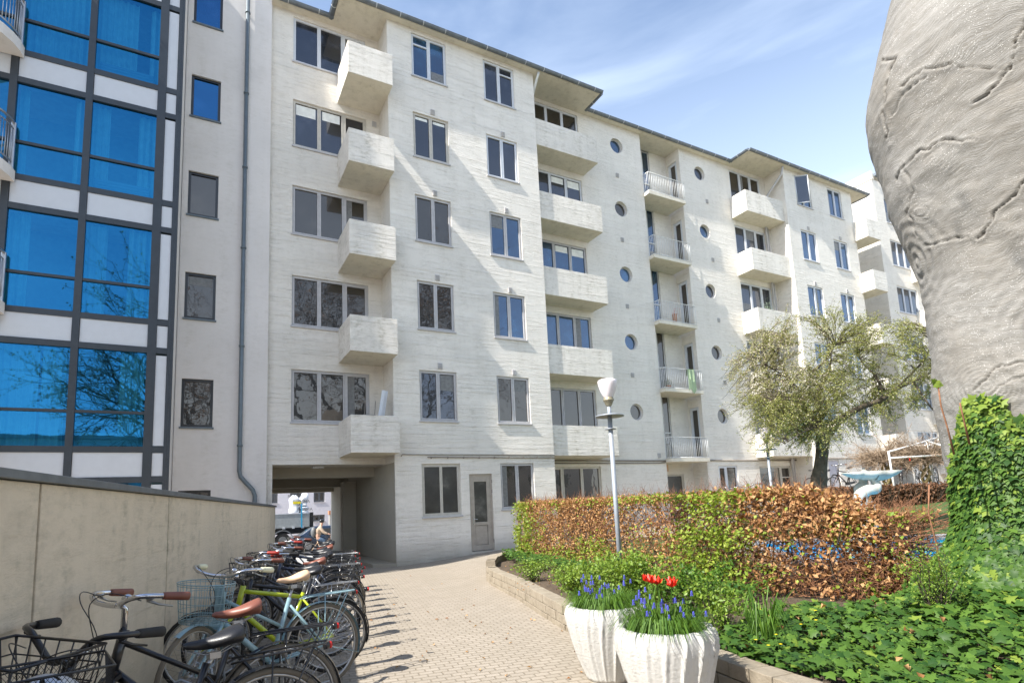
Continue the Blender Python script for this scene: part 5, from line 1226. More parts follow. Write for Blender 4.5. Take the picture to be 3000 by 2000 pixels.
# ---- beech hedge in front of the pool
HC = [(7.25,12.3),(7.0,11.2),(6.75,9.5),(6.6,8.0),(6.55,6.2),(6.6,5.0),(6.8,4.1),(7.1,3.55)]
def hpos(t):
    t = t*1.06 if t < .9 else t*1.06
    t = min(t, .9999)
    t = t*(len(HC)-1); i = min(int(t), len(HC)-2); f = t-i; return Vector((HC[i][0]+(HC[i+1][0]-HC[i][0])*f, HC[i][1]+(HC[i+1][1]-HC[i][1])*f, 0))
hedge = empty('beech_hedge', (6.6, 8, .27), 'clipped beech hedge of brown dry leaves and twigs with patches of fresh lime green leaves', 'hedge')
tw, dl, gl_ = MB(), MB(), MB()
HT = 1.27
def htop(t): return HT-.32*sm((t-.72)/.16)
for i in range(46):   # stems
    t = i/45; c = hpos(t); 
    for k in range(2):
        p = c+Vector((rv.gauss(0, .08), rv.gauss(0, .08), .2)); pts = [p]; q = p.copy()
        for j in range(6): q = q+Vector((rv.gauss(0, .06), rv.gauss(0, .06), htop(t)/6)); pts.append(q.copy())
        tw.mi = 1; tw.tube(pts, [.017,.015,.012,.010,.008,.005,.003], 5, cap=False)
        tw.mi = 0
def twig(p, d, L_, r, n=4, leaves=0, lm=None, ls=.05, droop=0, curl=.35):
    pts = [p]; q = p.copy(); dd = d.copy(); st = L_/n
    for j in range(n): dd = (dd+Vector((rv.gauss(0, curl), rv.gauss(0, curl), rv.gauss(0, curl)-droop))*.5).normalized(); q = q+dd*st; pts.append(q.copy())
    tw.tube(pts, [r*(1-.7*j/n) for j in range(n+1)], 3, cap=False); return pts
def green_amount(t, z):
    # patches of new leaves read from the photo: far end low, lamp zone, strong in the middle
    g = 0
    g = max(g, 1.0*math.exp(-((t-.05)/.09)**2)*(1.0 if z < 1.25 else .4)); g = max(g, .5*math.exp(-((t-.35)/.1)**2)*(z < .9)); g = max(g, 1.1*math.exp(-((t-.61)/.06)**2)*(1 if z < 1.1 else .6)); g = max(g, .5*math.exp(-((t-.50)/.13)**2)*(1 if z < .7 else (.75 if z > 1.48 else .15))); g = max(g, .5*math.exp(-((t-.3)/.2)**2)*(z < .62))
    return max(g, .025+.22*(noise.noise(Vector((t*22, z*2, 8))) > .34))
for i in range(7500):
    t = rv.random(); dens = 1 if t < .78 else .75
    if rv.random() > dens: continue
    c = hpos(t); z = .30+htop(t)*rv.random()**.8; off = rv.uniform(-.36, .36); p = Vector((c.x+off, c.y+rv.uniform(-.1, .1), z))
    if z > htop(t)+.03: d = Vector((rv.gauss(0, .5), rv.gauss(0, .5), 1)).normalized()
    else: d = Vector((-.9 if off < .1 else .9, rv.gauss(0, .8), rv.gauss(.3, .6))).normalized()
    twig(p, d, rv.uniform(.14, .34), rv.uniform(.0022, .0042))
NL = 44000
for i in range(NL):
    t = rv.random(); z = .32+(htop(t)+.02)*rv.random()
    c = hpos(t); face = rv.random()
    if face < .55: off = -.40+abs(rv.gauss(0, .07))
    elif face < .80: off = rv.uniform(-.38, .38); z = .27+htop(t)+rv.gauss(0, .04)
    else: off = rv.uniform(-.36, .4)
    bump_ = .06*noise.noise(Vector((t*9, z*2.5, 0)))
    p = Vector((c.x+off+bump_, c.y+rv.uniform(-.12, .12), z)); g = green_amount(t, z)
    cl = noise.noise(Vector((p.y*2.6, z*3.2, 5)))
    if rv.random() < g and cl > -.28:
        if i % 6 == 0: continue
        d = Vector((-.6, rv.gauss(0, .6), rv.gauss(-.25, .5))); leaf_card(gl_, p+Vector((-.05-.14*rv.random()*(.54 < t < .68)*2, 0, 0)), d, rdir(rv, .8), rv.uniform(.035, .07), rv.uniform(.03, .052))
    else:
        dens = (1 if t < .55 or z > .95 else .5) if t < .72 else (.85 if z > 1.0 and t < .90 else (.26 if t < .92 else .10))
        if rv.random() > dens: continue
        if cl < -.2 and rv.random() < (.6 if z > .8 else .2): continue
        kk_ = 1+.55*sm((t-.45)/.2)
        if rv.random() > 1/kk_**1.3: continue
        leaf_card(dl, p, rdir(rv, -.2), rdir(rv), kk_*rv.uniform(.025, .058), kk_*rv.uniform(.016, .034), rv.uniform(.2, .9))
# long orange shoots at the near end
for i in range(2900):
    t = rv.uniform(.5, 1.0); c = hpos(t); p = Vector((c.x+rv.uniform(-.36, .36), c.y+rv.uniform(-.1, .1), rv.uniform(.3, htop(t)+.15 if t < .84 else .95)))
    if t > .93 and rv.random() < .6: continue
    twig(p, Vector((rv.gauss(-.4, .5), rv.gauss(0, .9), rv.gauss(.15, .5))).normalized(), rv.uniform(.2, .5), rv.uniform(.003, .0055), 6, curl=.38)
for i in range(70):
    p = hpos(rv.uniform(.80, 1.0))+Vector((rv.uniform(-.3, .3), 0, rv.uniform(.85, 1.2)))
    pts = twig(p, Vector((rv.uniform(-.2, .7), -rv.uniform(.3, 1.0), rv.uniform(.0, .35))).normalized(), rv.uniform(.35, .8), .0035, 6, curl=.12)
    for q in pts[1:]:
        for k in range(2): d = (pts[-1]-pts[0]).normalized()+rdir(rv)*.5; tw.tube([q, q+d.normalized()*rv.uniform(.03, .06)], [.003, .0008], 3, cap=False)
tw.build('twigs', [M_twig, M_twigd], hedge); dl.build('dry_leaves', M_dry, hedge); gl_.build('fresh_leaves', M_fresh, hedge)
# ---- second hedge behind the pool
h2 = empty('dark_hedge', (22, 12, .27), 'low dark brown clipped hedge behind the pool in front of the far bicycles', 'hedge')
a0 = at_s(2330, 1447, 17.5); a1 = at_s(2800, 1435, 17.0); b = MB(); t2 = MB()
for i in range(9000):
    t = rv.random(); p = a0.lerp(a1, t)+YD*rv.uniform(0, .9); g0 = gz(p.x, p.y); p.z = rv.uniform(g0, 1.60); 
    leaf_card(b, p, rdir(rv), rdir(rv), rv.uniform(.07, .12), rv.uniform(.05, .08), .5)
for i in range(500):
    t = rv.random(); p = a0.lerp(a1, t)+YD*rv.uniform(0, .9); p.z = gz(p.x, p.y); t2.tube([p, p+Vector((rv.gauss(0, .15), rv.gauss(0, .15), rv.uniform(.7, 1.0)*(1.62-p.z)))], .008, 3, cap=False)
M_dry2 = leafmat('dark dry leaf', (.085,.042,.022), (.20,.10,.05), .15, .7)
b.build('dry_leaves', M_dry2, h2); t2.build('twigs', M_twigd, h2)
# ---- ivy ground cover, mounded
def ivyz(x, y):
    return bedz(x, y)+.04+.10*(.5+.5*noise.noise(Vector((x*1.7, y*1.7, 9))))+.10*sm((x-4.0)/1.0)
b = MB(); y_ = MB()
def ivy_cover(n, x0, x1, y0, y1, test, S0_=(.04, .095)):
    for i in range(n):
        x = rv.uniform(x0, x1); y = rv.uniform(y0, y1)
        if not test(x, y): continue
        z = ivyz(x, y)+rv.uniform(-.07, .05); nr = Vector((rv.gauss(-.15, .38), rv.gauss(-.2, .38), 1)).normalized(); d = Vector((rv.gauss(0, 1), rv.gauss(-.3, 1), 0))
        k = rv.random(); (y_ if k < .06 else b)
        ivy_leaf(y_ if k < .06 else b, Vector((x, y, z)), d, nr, rv.uniform(*S0_))
        if i % 9 == 0: b.mi = 1; b.tube([Vector((x, y, z-.12)), Vector((x+.02, y, z))], .002, 3, cap=False); b.mi = 0
def kerbx(y):
    for (a, c) in zip(KERB, KERB[1:]):
        if c[1] <= y <= a[1]: return c[0]+(a[0]-c[0])*(y-c[1])/(a[1]-c[1])
    return 9
TB = at_s(2990, 1470, 5.55); 
IB = [(1900,1990),(2060,1850),(2200,1800),(2400,1792),(2640,1786),(2740,1650),(2800,1500),(3400,1450)]
def ivyfront(x, y):
    u, v = project(Vector((x, y, .42)))
    for (a, c) in zip(IB, IB[1:]):
        if a[0] <= u <= c[0]: return v > a[1]+(c[1]-a[1])*(u-a[0])/(c[0]-a[0])+14*noise.noise(Vector((u*.03, 0, 0)))
    return u > 3400
ivy_cover(17500, 3.45, 7.4, .6, 4.8, lambda x, y: inbed(x, y) and ivyfront(x, y) and x > kerbx(y)+.05-.12*rv.random() and x/max(y, .1) < 3.2 and not (x < 4.3 and y > 3.9))
ivy_cover(5200, 5.0, 6.7, 7.0, 12.6, lambda x, y: inbed(x, y) and hpos((12.3-y)/8.2).x-x > .42 and hpos((12.3-y)/8.2).x-x < 1.0+.3*noise.noise(Vector((y*2, 0, 0))), (.04, .07))
ivy_cover(1500, 4.9, 6.05, 4.6, 7.2, lambda x, y: inbed(x, y) and x > 5.1, (.035, .06))
o = b.build('ivy_ground_cover', [M_ivy, M_twigd]); tag(o, 'glossy green ivy covering the ground behind the stone edging', 'ivy', kind='stuff')
o = y_.build('young_ivy_leaves', M_ivyy); tag(o, 'yellow green young ivy leaves among the ground ivy', 'ivy', kind='stuff')
# ---- small-leaved shrubs, grass tufts and flowers in the bed
def shrub(x, y, h, r, n, lab, mat, seed, ls=(.03, .05), stems=14, grp=None, cat='shrub', nm='shrub'):
    rr = random.Random(seed); z0 = bedz(x, y); root = empty(nm, (x, y, z0), lab, cat, grp); s = MB(); l = MB()
    for i in range(stems):
        a = rr.uniform(0, 6.28); e = rr.uniform(.2, 1); p = Vector((x, y, z0)); pts = [p]; tip = Vector((x+r*e*math.cos(a), y+r*e*math.sin(a), z0+h*rr.uniform(.6, 1.05)))
        for j in range(1, 6): t = j/5; pts.append(p.lerp(tip, t)+Vector((rr.gauss(0, .03), rr.gauss(0, .03), h*.15*math.sin(t*math.pi))))
        s.tube(pts, [.006,.005,.004,.003,.002,.0015], 4, cap=False)
        for k in range(n//stems):
            t = rr.random()**.7*4.99; j = int(t); q = pts[j].lerp(pts[j+1], t-j)+Vector((rr.gauss(0, .05), rr.gauss(0, .05), rr.gauss(0, .04)))
            leaf_card(l, q, rdir(rr, .2), rdir(rr, 1.5), rr.uniform(*ls), rr.uniform(*ls)*.65)
    s.build('stems', M_twigd, root); l.build('leaves', mat, root); return root
for i, (px, py, s_, h, r, n) in enumerate(((1755,1650,6.6,.62,.42,1700),(1830,1650,6.1,.72,.45,2000),(1905,1680,5.9,.66,.42,1700),(2010,1690,5.6,.60,.45,1700),(1690,1660,7.3,.45,.35,900),(2090,1720,5.2,.46,.40,1100),(1560,1640,9.6,.35,.4,900),(1660,1650,8.4,.38,.4,900))):
    q = at_s(px, py, s_); where = ['left of the lamp post foot','at the lamp post foot','right of the lamp post foot','behind the red tulips','at the path side left of the lamp post','where the ivy begins right of the tulips','at the far left end of the brown hedge','low in front of the hedge beyond the lamp post'][i]
    shrub(q.x, q.y, h, r, n, 'small leaved green rose shrub '+where, M_shrub if i % 3 else M_blade if i == 3 else M_shrub, 20+i, grp='shrubs in the planting bed')
def tuft(px, py, s_, n, ln, lab, seed):
    q = at_s(px, py, s_); rr = random.Random(seed); z0 = bedz(q.x, q.y); b = MB(); grassy(b, Vector((q.x, q.y, z0)), n, .07, ln, rr, up=1.1, wd=.006); tag(b.build('grass_tuft', M_blade), lab, 'grass tuft', 'long bladed tufts in the bed')
tuft(2225, 1745, 4.75, 60, .52, 'tall narrow leaved tuft in front of the thin brown twigs', 3); tuft(1885, 1700, 5.4, 30, .5, 'tuft of long blades behind the planters, left of the tulips', 4)
yf = MB()
for i in range(34):
    q = at_z(rv.uniform(2000, 2400), rv.uniform(1800, 1960), .42); 
    if i < 6: q = at_z(rv.uniform(1960, 2030), rv.uniform(1730, 1790), .45)
    if not inbed(q.x, q.y): continue
    q.z = ivyz(q.x, q.y)+.07
    for k in range(7): a = k*.9; d = Vector((math.cos(a), math.sin(a), .25)); leaf_card(yf, q, d, Vector((0,0,1)), .018, .008)
tag(yf.build('yellow_flowers', M_yell), 'tiny yellow celandine flowers scattered in the ivy', 'flowers', kind='stuff')
# fallen leaves
b = MB()
for i in range(170):
    if i < 70: q = at_z(rv.uniform(1050, 1800), rv.uniform(1650, 1990), 0); q.z = gz(q.x, q.y)+.008; 
    else: q = at_z(rv.uniform(1480, 1720), rv.uniform(1650, 1720), .32); q = Vector((q.x, q.y, bedz(q.x, q.y)+.02))
    if i < 70 and inbed(q.x, q.y): continue
    leaf_card(b, q, Vector((rv.gauss(0,1), rv.gauss(0,1), .1)), Vector((rv.gauss(0,.3), rv.gauss(0,.3), 1)), rv.uniform(.03,.06), .03, .4)
for i in range(26):
    q = at_z(rv.uniform(2150, 2900), rv.uniform(1780, 1990), .5)
    if inbed(q.x, q.y): q.z = ivyz(q.x, q.y)+.06; leaf_card(b, q, rdir(rv, -.5), rdir(rv, 1.5), rv.uniform(.05,.07), .035, .9)
tag(b.build('fallen_leaves', M_dry), 'dry brown leaves fallen on the path edge and the ivy', 'leaves', kind='stuff')
# ---- huge beech trunk
def bark():
    m, t, b = newmat('grey beech bark'); v = coords(t)
    w1 = nd(t, 'ShaderNodeTexNoise', Scale=1.1, Detail=3.0, Roughness=.5); t.links.new(v, w1.inputs['Vector'])
    sc1 = t.nodes.new('ShaderNodeVectorMath'); sc1.operation = 'SCALE'; sc1.inputs['Scale'].default_value = .6; t.links.new(w1.outputs['Color'], sc1.inputs[0])
    av = t.nodes.new('ShaderNodeVectorMath'); t.links.new(v, av.inputs[0]); t.links.new(sc1.outputs[0], av.inputs[1])
    wv = nd(t, 'ShaderNodeTexWave', Scale=24.0, Distortion=6.0, Detail=6.0); wv.inputs['Detail Scale'].default_value = 1.6; wv.inputs['Detail Roughness'].default_value = .7; wv.bands_direction = 'Z'; t.links.new(av.outputs[0], wv.inputs['Vector'])
    base = ramp(t, noise_(t, v, 1.6, 8, .7), [(.35, (.245,.236,.22)), (.65, (.335,.325,.308))])
    c = mixc(t, ramp(t, wv.outputs['Fac'], [(0, (.85,)*3), (.30, (0,0,0))]), base, (.17,.155,.13))
    mp2 = t.nodes.new('ShaderNodeMapping'); mp2.inputs['Scale'].default_value = (1.3, 1.3, 26); t.links.new(av.outputs[0], mp2.inputs['Vector'])
    st_ = noise_(t, mp2.outputs[0], 4.5, 10, .72); c = mixc(t, ramp(t, st_, [(.36, (.9,)*3), (.52, (0,0,0))]), c, (.20,.185,.16)); c = mixc(t, ramp(t, st_, [(.54, (0,0,0)), (.72, (.7,)*3)]), c, (.44,.43,.405))
    sp_ = nd(t, 'ShaderNodeTexVoronoi', Scale=38.0); t.links.new(coords(t, (1,1,1.7)), sp_.inputs['Vector'])
    msk = mixc(t, 1, ramp(t, sp_.outputs['Distance'], [(.13, (.8,)*3), (.22, (0,0,0))]), ramp(t, noise_(t, v, 2.5, 3), [(.42,(0,0,0)),(.55,(1,1,1))]), 'MULTIPLY')
    c = mixc(t, msk, c, (.68,.665,.63)); 
    cr_ = noise_(t, coords(t, (1,1,1)), 2.4, 9, .75, 1.2); cm_ = ramp(t, cr_, [(.485,(0,0,0)),(.5,(1,1,1)),(.515,(0,0,0))]); mk = ramp(t, noise_(t, v, 1.3, 2), [(.58,(0,0,0)),(.68,(1,1,1))])
    cc = mixc(t, 1, cm_, mk, 'MULTIPLY'); c = mixc(t, ramp(t, noise_(t, coords(t, (1,1,5)), 9, 8, .75), [(.60, (0,0,0)), (.70, (.8,)*3)]), c, (.13,.11,.085)); c = mixc(t, ramp(t, noise_(t, v, .9, 6, .7), [(.45, (0,0,0)), (.7, (.45,)*3)]), c, (.22,.19,.15))
    fa = t.nodes.new('ShaderNodeAttribute'); fa.attribute_name = 'fissure'; c = mixc(t, ramp(t, fa.outputs['Fac'], [(.25, (0,0,0)), (.75, (.6,)*3)]), c, (.07,.058,.045))
    t.links.new(c, b.inputs['Base Color']); b.inputs['Roughness'].default_value = .85; b.inputs['Specular IOR Level'].default_value = .2
    n1 = bump(t, b, st_, .7, .009); n2 = bump(t, b, noise_(t, coords(t, (1,1,2.5)), 26, 9, .78), .8, .008, n1); pass
    return m
M_bark = bark()
EDGE = [(-260,2660),(-150,2622),(0,2585),(60,2570),(150,2552),(190,2548),(260,2553),(340,2572),(420,2590),(510,2606),(580,2630),(640,2650),(700,2672),(760,2690),(830,2700),(900,2706),(990,2715),(1080,2722),(1150,2726),(1200,2736),(1250,2746),(1320,2757),(1380,2768),(1450,2782),(1600,2790),(1750,2760),(1850,2720)]
S_T = 5.7; bt = empty('beech_tree', (TB.x, TB.y, .3), 'massive smooth grey beech trunk leaning in from the right edge, its foot wrapped in ivy', 'tree')
b = MB(); b.sm = True; NA = 520; FIS = []; K = 560
def edge_at(py):
    for (a, c) in zip(EDGE, EDGE[1:]):
        if a[0] <= py <= c[0]: return a[1]+(c[1]-a[1])*(py-a[0])/(c[0]-a[0])
    return EDGE[0][1] if py < EDGE[0][0] else EDGE[-1][1]
ax_px = lambda py: 3010+ (1450-py)*.045 if py < 1450 else 3010-(py-1450)*.05
def trunk_r(py):
    a_, b_ = ray(ax_px(py), py), ray(edge_at(py), py); return (a_*S_T).length*math.sin(a_.angle(b_))*.985
KN = [(.55, 3.9, .5, .11), (2.9, 5.6, .5, .10), (1.9, 2.9, .6, .09), (2.6, 3.6, .35, -.06), (3.3, 4.4, .45, .08), (2.2, 4.6, .35, -.07), (2.45, 2.3, .3, .05)]
CRK = []
for wd, pts in ((1.2, [(3010,60),(2975,130),(2965,190),(2930,235),(2890,275),(2855,300)]), (1.0, [(3010,520),(2975,570),(2925,610),(2895,660),(2865,700)]), (1.1, [(2560,180),(2600,175),(2628,170),(2610,210),(2595,260),(2590,330),(2600,420)]),
                (.8, [(2640,250),(2700,205),(2790,192),(2880,200),(2945,205)]), (.7, [(2610,340),(2650,270),(2720,225)]), (.9, [(2620,560),(2640,500),(2700,440),(2770,410),(2860,412)]), (.8, [(2720,720),(2790,700),(2840,690)]), (.8, [(3010,1060),(2940,1070),(2890,1110),(2850,1150)]), (.6, [(2880,1200),(2930,1130),(3010,1100)]), (.6,[(2640,480),(2680,560),(2660,620),(2690,690)])):
    CRK.append((((min(p[0] for p in pts)-60, max(p[0] for p in pts)+60, min(p[1] for p in pts)-60, max(p[1] for p in pts)+60), pts), wd))
for i in range(K+1):
    py = 1850-(1850+230)*i/K; c = at_s(ax_px(py), py, S_T); r = trunk_r(py)
    for k in range(NA):
        a = 2*math.pi*k/NA; d = Vector((math.cos(a), math.sin(a), 0)); fis = 0; side = max(0, -d.dot(Vector((R0.x, R0.y, 0)))); 
        rr_ = r*(1 if True else 1)
        q = Vector((d.x*1.2, d.y*1.2, c.z*1.0)); dsp = .03*noise.noise(q*1.0)+.018*noise.noise(q*2.6)+.012*noise.noise(Vector((q.x*4, q.y*4, q.z*13)))+.008*noise.noise(q*11)
        # ring folds sweeping round the knots
        for (ka, kz, ks, kd) in KN:
            da = (a-ka-math.pi*.55+math.pi) % (2*math.pi)-math.pi; dd = math.hypot(da*r, (c.z-kz)); dsp += kd*.10*math.exp(-(dd/ks)**2)*math.cos(dd*58)+kd*.25*math.exp(-(dd/(ks*.8))**2)
        P_ = Vector((c.x+d.x*rr_, c.y+d.y*rr_, c.z))
        if d.dot(F) < .2:
            u_, v_ = project(P_)
            for (u0_, v0_, rd_) in ((2745,475,62),(2950,300,55),(2890,1130,105),(2965,690,50),(2700,620,45)):
                dd = math.hypot(u_-u0_, (v_-v0_)*1.35)+6*noise.noise(Vector((u_*.02, v_*.02, 1)))
                if dd < rd_*2.2: dsp += .007*math.cos(dd*.42)*math.exp(-(dd/rd_)**2)+.03*math.exp(-(dd/rd_*1.2)**2); fis = max(fis, .35*math.exp(-(dd/7)**2))
            u_ += 10*noise.noise(Vector((u_*.03, v_*.03, 2)))+3*noise.noise(Vector((u_*.11, v_*.11, 5))); v_ += 10*noise.noise(Vector((u_*.03, v_*.03, 12)))+3*noise.noise(Vector((u_*.11, v_*.11, 15)))
            for line, wd in CRK:
                if not (line[0][0] <= u_ <= line[0][1] and line[0][2] <= v_ <= line[0][3]): continue
                dm = 1e9
                for (xa, ya), (xb, yb) in zip(line[1], line[1][1:]):
                    ex, ey = xb-xa, yb-ya; tt = max(0, min(1, ((u_-xa)*ex+(v_-ya)*ey)/(ex*ex+ey*ey))); dm = min(dm, math.hypot(u_-xa-ex*tt, v_-ya-ey*tt))
                e_ = wd*math.exp(-(dm/(1.6+1.5*abs(noise.noise(Vector((u_*.03, v_*.03, 30))))))**2); dsp += -.035*e_+.012*wd*math.exp(-((dm-9)/6)**2); fis = max(fis, e_*1.1)
        FIS.append(min(1, fis)); b.v.append((c.x+d.x*(rr_+dsp*.6), c.y+d.y*(rr_+dsp*.6), c.z))
for i in range(K):
    for k in range(NA): k2 = (k+1) % NA; b.face((i*NA+k, i*NA+k2, (i+1)*NA+k2, (i+1)*NA+k))
tk_ = b.build('trunk', M_bark, bt); at_ = tk_.data.attributes.new('fissure', 'FLOAT', 'POINT'); at_.data.foreach_set('value', FIS)
# ivy climbing the trunk, flaring out to the ground
iv_ = empty('climbing_ivy', (TB.x, TB.y, .3), 'thick glossy ivy climbing the foot of the big beech trunk', 'ivy'); b = MB(); y2 = MB(); s_ = MB()
def ivy_top(u):   # u = image x in photo pixels of the point on the trunk
    if u < 2770: return 1420
    if u < 2830: return 1420-(u-2770)*4.2
    if u < 2920: return 1168+abs(u-2870)*.2
    if u < 2960: return 1168+(u-2920)*2.2
    return 1250-(u-2960)*.5
cnt = 0
for i in range(26000):
    py = rv.uniform(1150, 1850); c = at_s(ax_px(py), py, S_T); r = trunk_r(py)
    zz = c.z; flare = .06+.50*sm((1.35-zz)/1.1)**1.5
    th = rv.uniform(-.4*math.pi, 1.45*math.pi); base_a = math.atan2(-F.y, -F.x); a = base_a+rv.uniform(-1.75, 1.2)
    d = Vector((math.cos(a), math.sin(a), 0)); P = c+d*(r+flare*rv.uniform(.75, 1.05)+.03*rv.random()); P.z = zz
    u, v = project(P); edge = ivy_top(u)+24*noise.noise(Vector((u*.02, 0, 0)))
    if v < edge or (v < 1500 and u < 2772+rv.uniform(0, 22)): continue
    n_ = (d+Vector((0, 0, rv.uniform(.0, .75)))+rdir(rv)*.42).normalized(); dn = Vector((rv.gauss(0, .5), rv.gauss(0, .5), -1 if v > edge+40 else .6))
    young = v < edge+70 and rv.random() < .55
    ivy_leaf(y2 if young or rv.random() < .08 else b, P, dn, n_, rv.uniform(.055, .10)); cnt += 1
for (pts) in ([(2795,1330),(2775,1250),(2757,1190),(2748,1130)], [(2760,1700),(2745,1600),(2720,1500),(2722,1420)], [(2840,1300),(2820,1215),(2812,1180)]):
    s_.tube([at_s(x, y, S_T-.62) for x, y in pts], [.010]+[.007]*(len(pts)-1), 5)
for k in range(5): q = at_s(2748+rv.uniform(-12, 12), 1122+rv.uniform(-8, 10), S_T-.62); ivy_leaf(y2, q, rdir(rv), (-F+rdir(rv)*.4).normalized(), .06)
b.build('leaves', M_ivy, iv_); y2.build('young_leaves', M_ivyy, iv_); s_.build('stems', M_twig, iv_)
# feathery young shrub between hedge end and ivy
q = at_s(2730, 1680, 4.8); shrub(q.x, q.y, .70, .30, 1900, 'feathery light green shrub between the hedge end and the ivy clad trunk', M_shrub, 77, ls=(.016, .028), stems=26)
# ---- small gnarled tree
st = 12.6; T3 = lambda x, y, d=0: at_s(2180+x/2.614, 900+y/2.614, st)+YD*d
M_barkd = plain('dark rough bark', (.085,.068,.045), .95, var=.4, vs=10, bmp=.03, bs=12)
M_cher = leafmat('tiny spring leaf', (.20,.22,.05), (.44,.44,.15), .35); M_blos = leafmat('pale blossom bud', (.55,.47,.36), (.72,.66,.56), .35)
tr_ = empty('small_tree', (T3(575,1400).x, T3(575,1400).y, .28), 'small gnarled tree with dark trunk and a light crown of tiny budding leaves', 'tree')
b = MB(); px2 = 1667.67/st*2.614
def tl(pts, n=14, k=4):
    sp_ = smooth(pts, k); P = [T3(p[0], p[1], p[2]) for p in sp_]; rr_ = [max(.004, p[3]/px2)*(1+.10*noise.noise(Vector((i*.6, p[0]*.01, 0)))) for i, p in enumerate(sp_)]; b.tube(P, rr_, n, cap=True); return P
T3b = T3(560,1560); main = tl([(560,1640,0,75),(565,1440,0,62),(572,1330,0,60),(585,1220,0,47),(600,1080,0,46),(605,990,0,50),(610,930,0,55)])
limbs = []
for pts in ([(600,960,0,40),(555,880,0,32),(500,790,.1,26),(455,710,.1,22),(440,620,.2,18),(395,530,.3,12),(370,440,.4,8),(330,330,.5,4)],
            [(440,620,.2,16),(500,560,0,14),(490,510,-.1,11),(555,455,-.2,9),(590,400,-.3,6),(620,330,-.4,3)],
            [(610,950,0,40),(600,860,.3,26),(640,760,.4,24),(655,640,.5,20),(670,560,.4,15),(705,480,.3,11),(720,390,.3,7),(705,320,.2,4)],
            [(630,980,0,44),(685,890,-.1,34),(740,840,-.2,26),(830,785,-.3,21),(960,735,-.4,17),(1040,665,-.5,14),(1150,610,-.6,10),(1260,560,-.6,6),(1340,480,-.6,3)],
            [(500,850,0,14),(430,830,-.3,10),(340,770,-.5,8),(240,745,-.6,5),(120,760,-.7,3)],
            [(960,735,-.4,12),(1010,640,-.2,10),(1000,520,0,8),(960,420,.2,5),(930,330,.3,3)],
            [(1150,610,-.6,9),(1220,800,-.8,7),(1290,900,-.9,4),(1360,930,-.9,3)],
            [(1040,665,-.5,9),(1140,500,-.9,7),(1180,380,-1,5),(1190,290,-1,3)],
            [(610,920,0,16),(500,930,-.5,9),(380,960,-.9,6),(240,1010,-1.2,4),(100,1090,-1.3,2)],
            [(655,640,.5,12),(760,560,.9,8),(840,440,1.1,5),(860,340,1.1,3)],
            [(395,530,.3,9),(280,490,.1,6),(170,440,.0,4),(90,380,0,2)]): limbs.append(tl(pts, 8))
b.build('trunk', M_barkd, tr_)
tw2 = MB(); lf = MB(); bl_ = MB()
ctr = T3(640, 760); rt = random.Random(5)
def grow(p, d, L_, r, lvl, blossom):
    n = 5; pts = [p]; q = p.copy(); dd = d.copy()
    for j in range(n): dd = (dd+rdir(rt)*.20+Vector((0, 0, .05 if lvl < 2 else 0))).normalized(); q = q+dd*(L_/n); pts.append(q.copy())
    tw2.tube(pts, [r*(1-.75*j/n) for j in range(n+1)], 3 if lvl else 4, cap=False)
    if lvl < 2:
        for k in range(5 if lvl == 0 else 4):
            t = rt.uniform(.2, 1)*n; j = min(int(t), n-1); grow(pts[j].lerp(pts[j+1], t-j), (dd+rdir(rt)*.75).normalized(), L_*rt.uniform(.45, .75), r*.55, lvl+1, blossom)
    if lvl:
        for k in range(12 if lvl == 2 else 7):
            t = rt.random()*n; j = min(int(t), n-1); q = pts[j].lerp(pts[j+1], t-j)+rdir(rt)*.025
            if rt.random() < blossom: leaf_card(bl_, q, rdir(rt, .3), rdir(rt, 1), rt.uniform(.02, .034), .02)
            else: leaf_card(lf, q, rdir(rt, .3), rdir(rt, 1), rt.uniform(.022, .04), .018)
LP_ = [(p, li) for li, P in enumerate(limbs) for p in P[len(P)//4:]]
RX = Vector((R0.x, R0.y, 0))
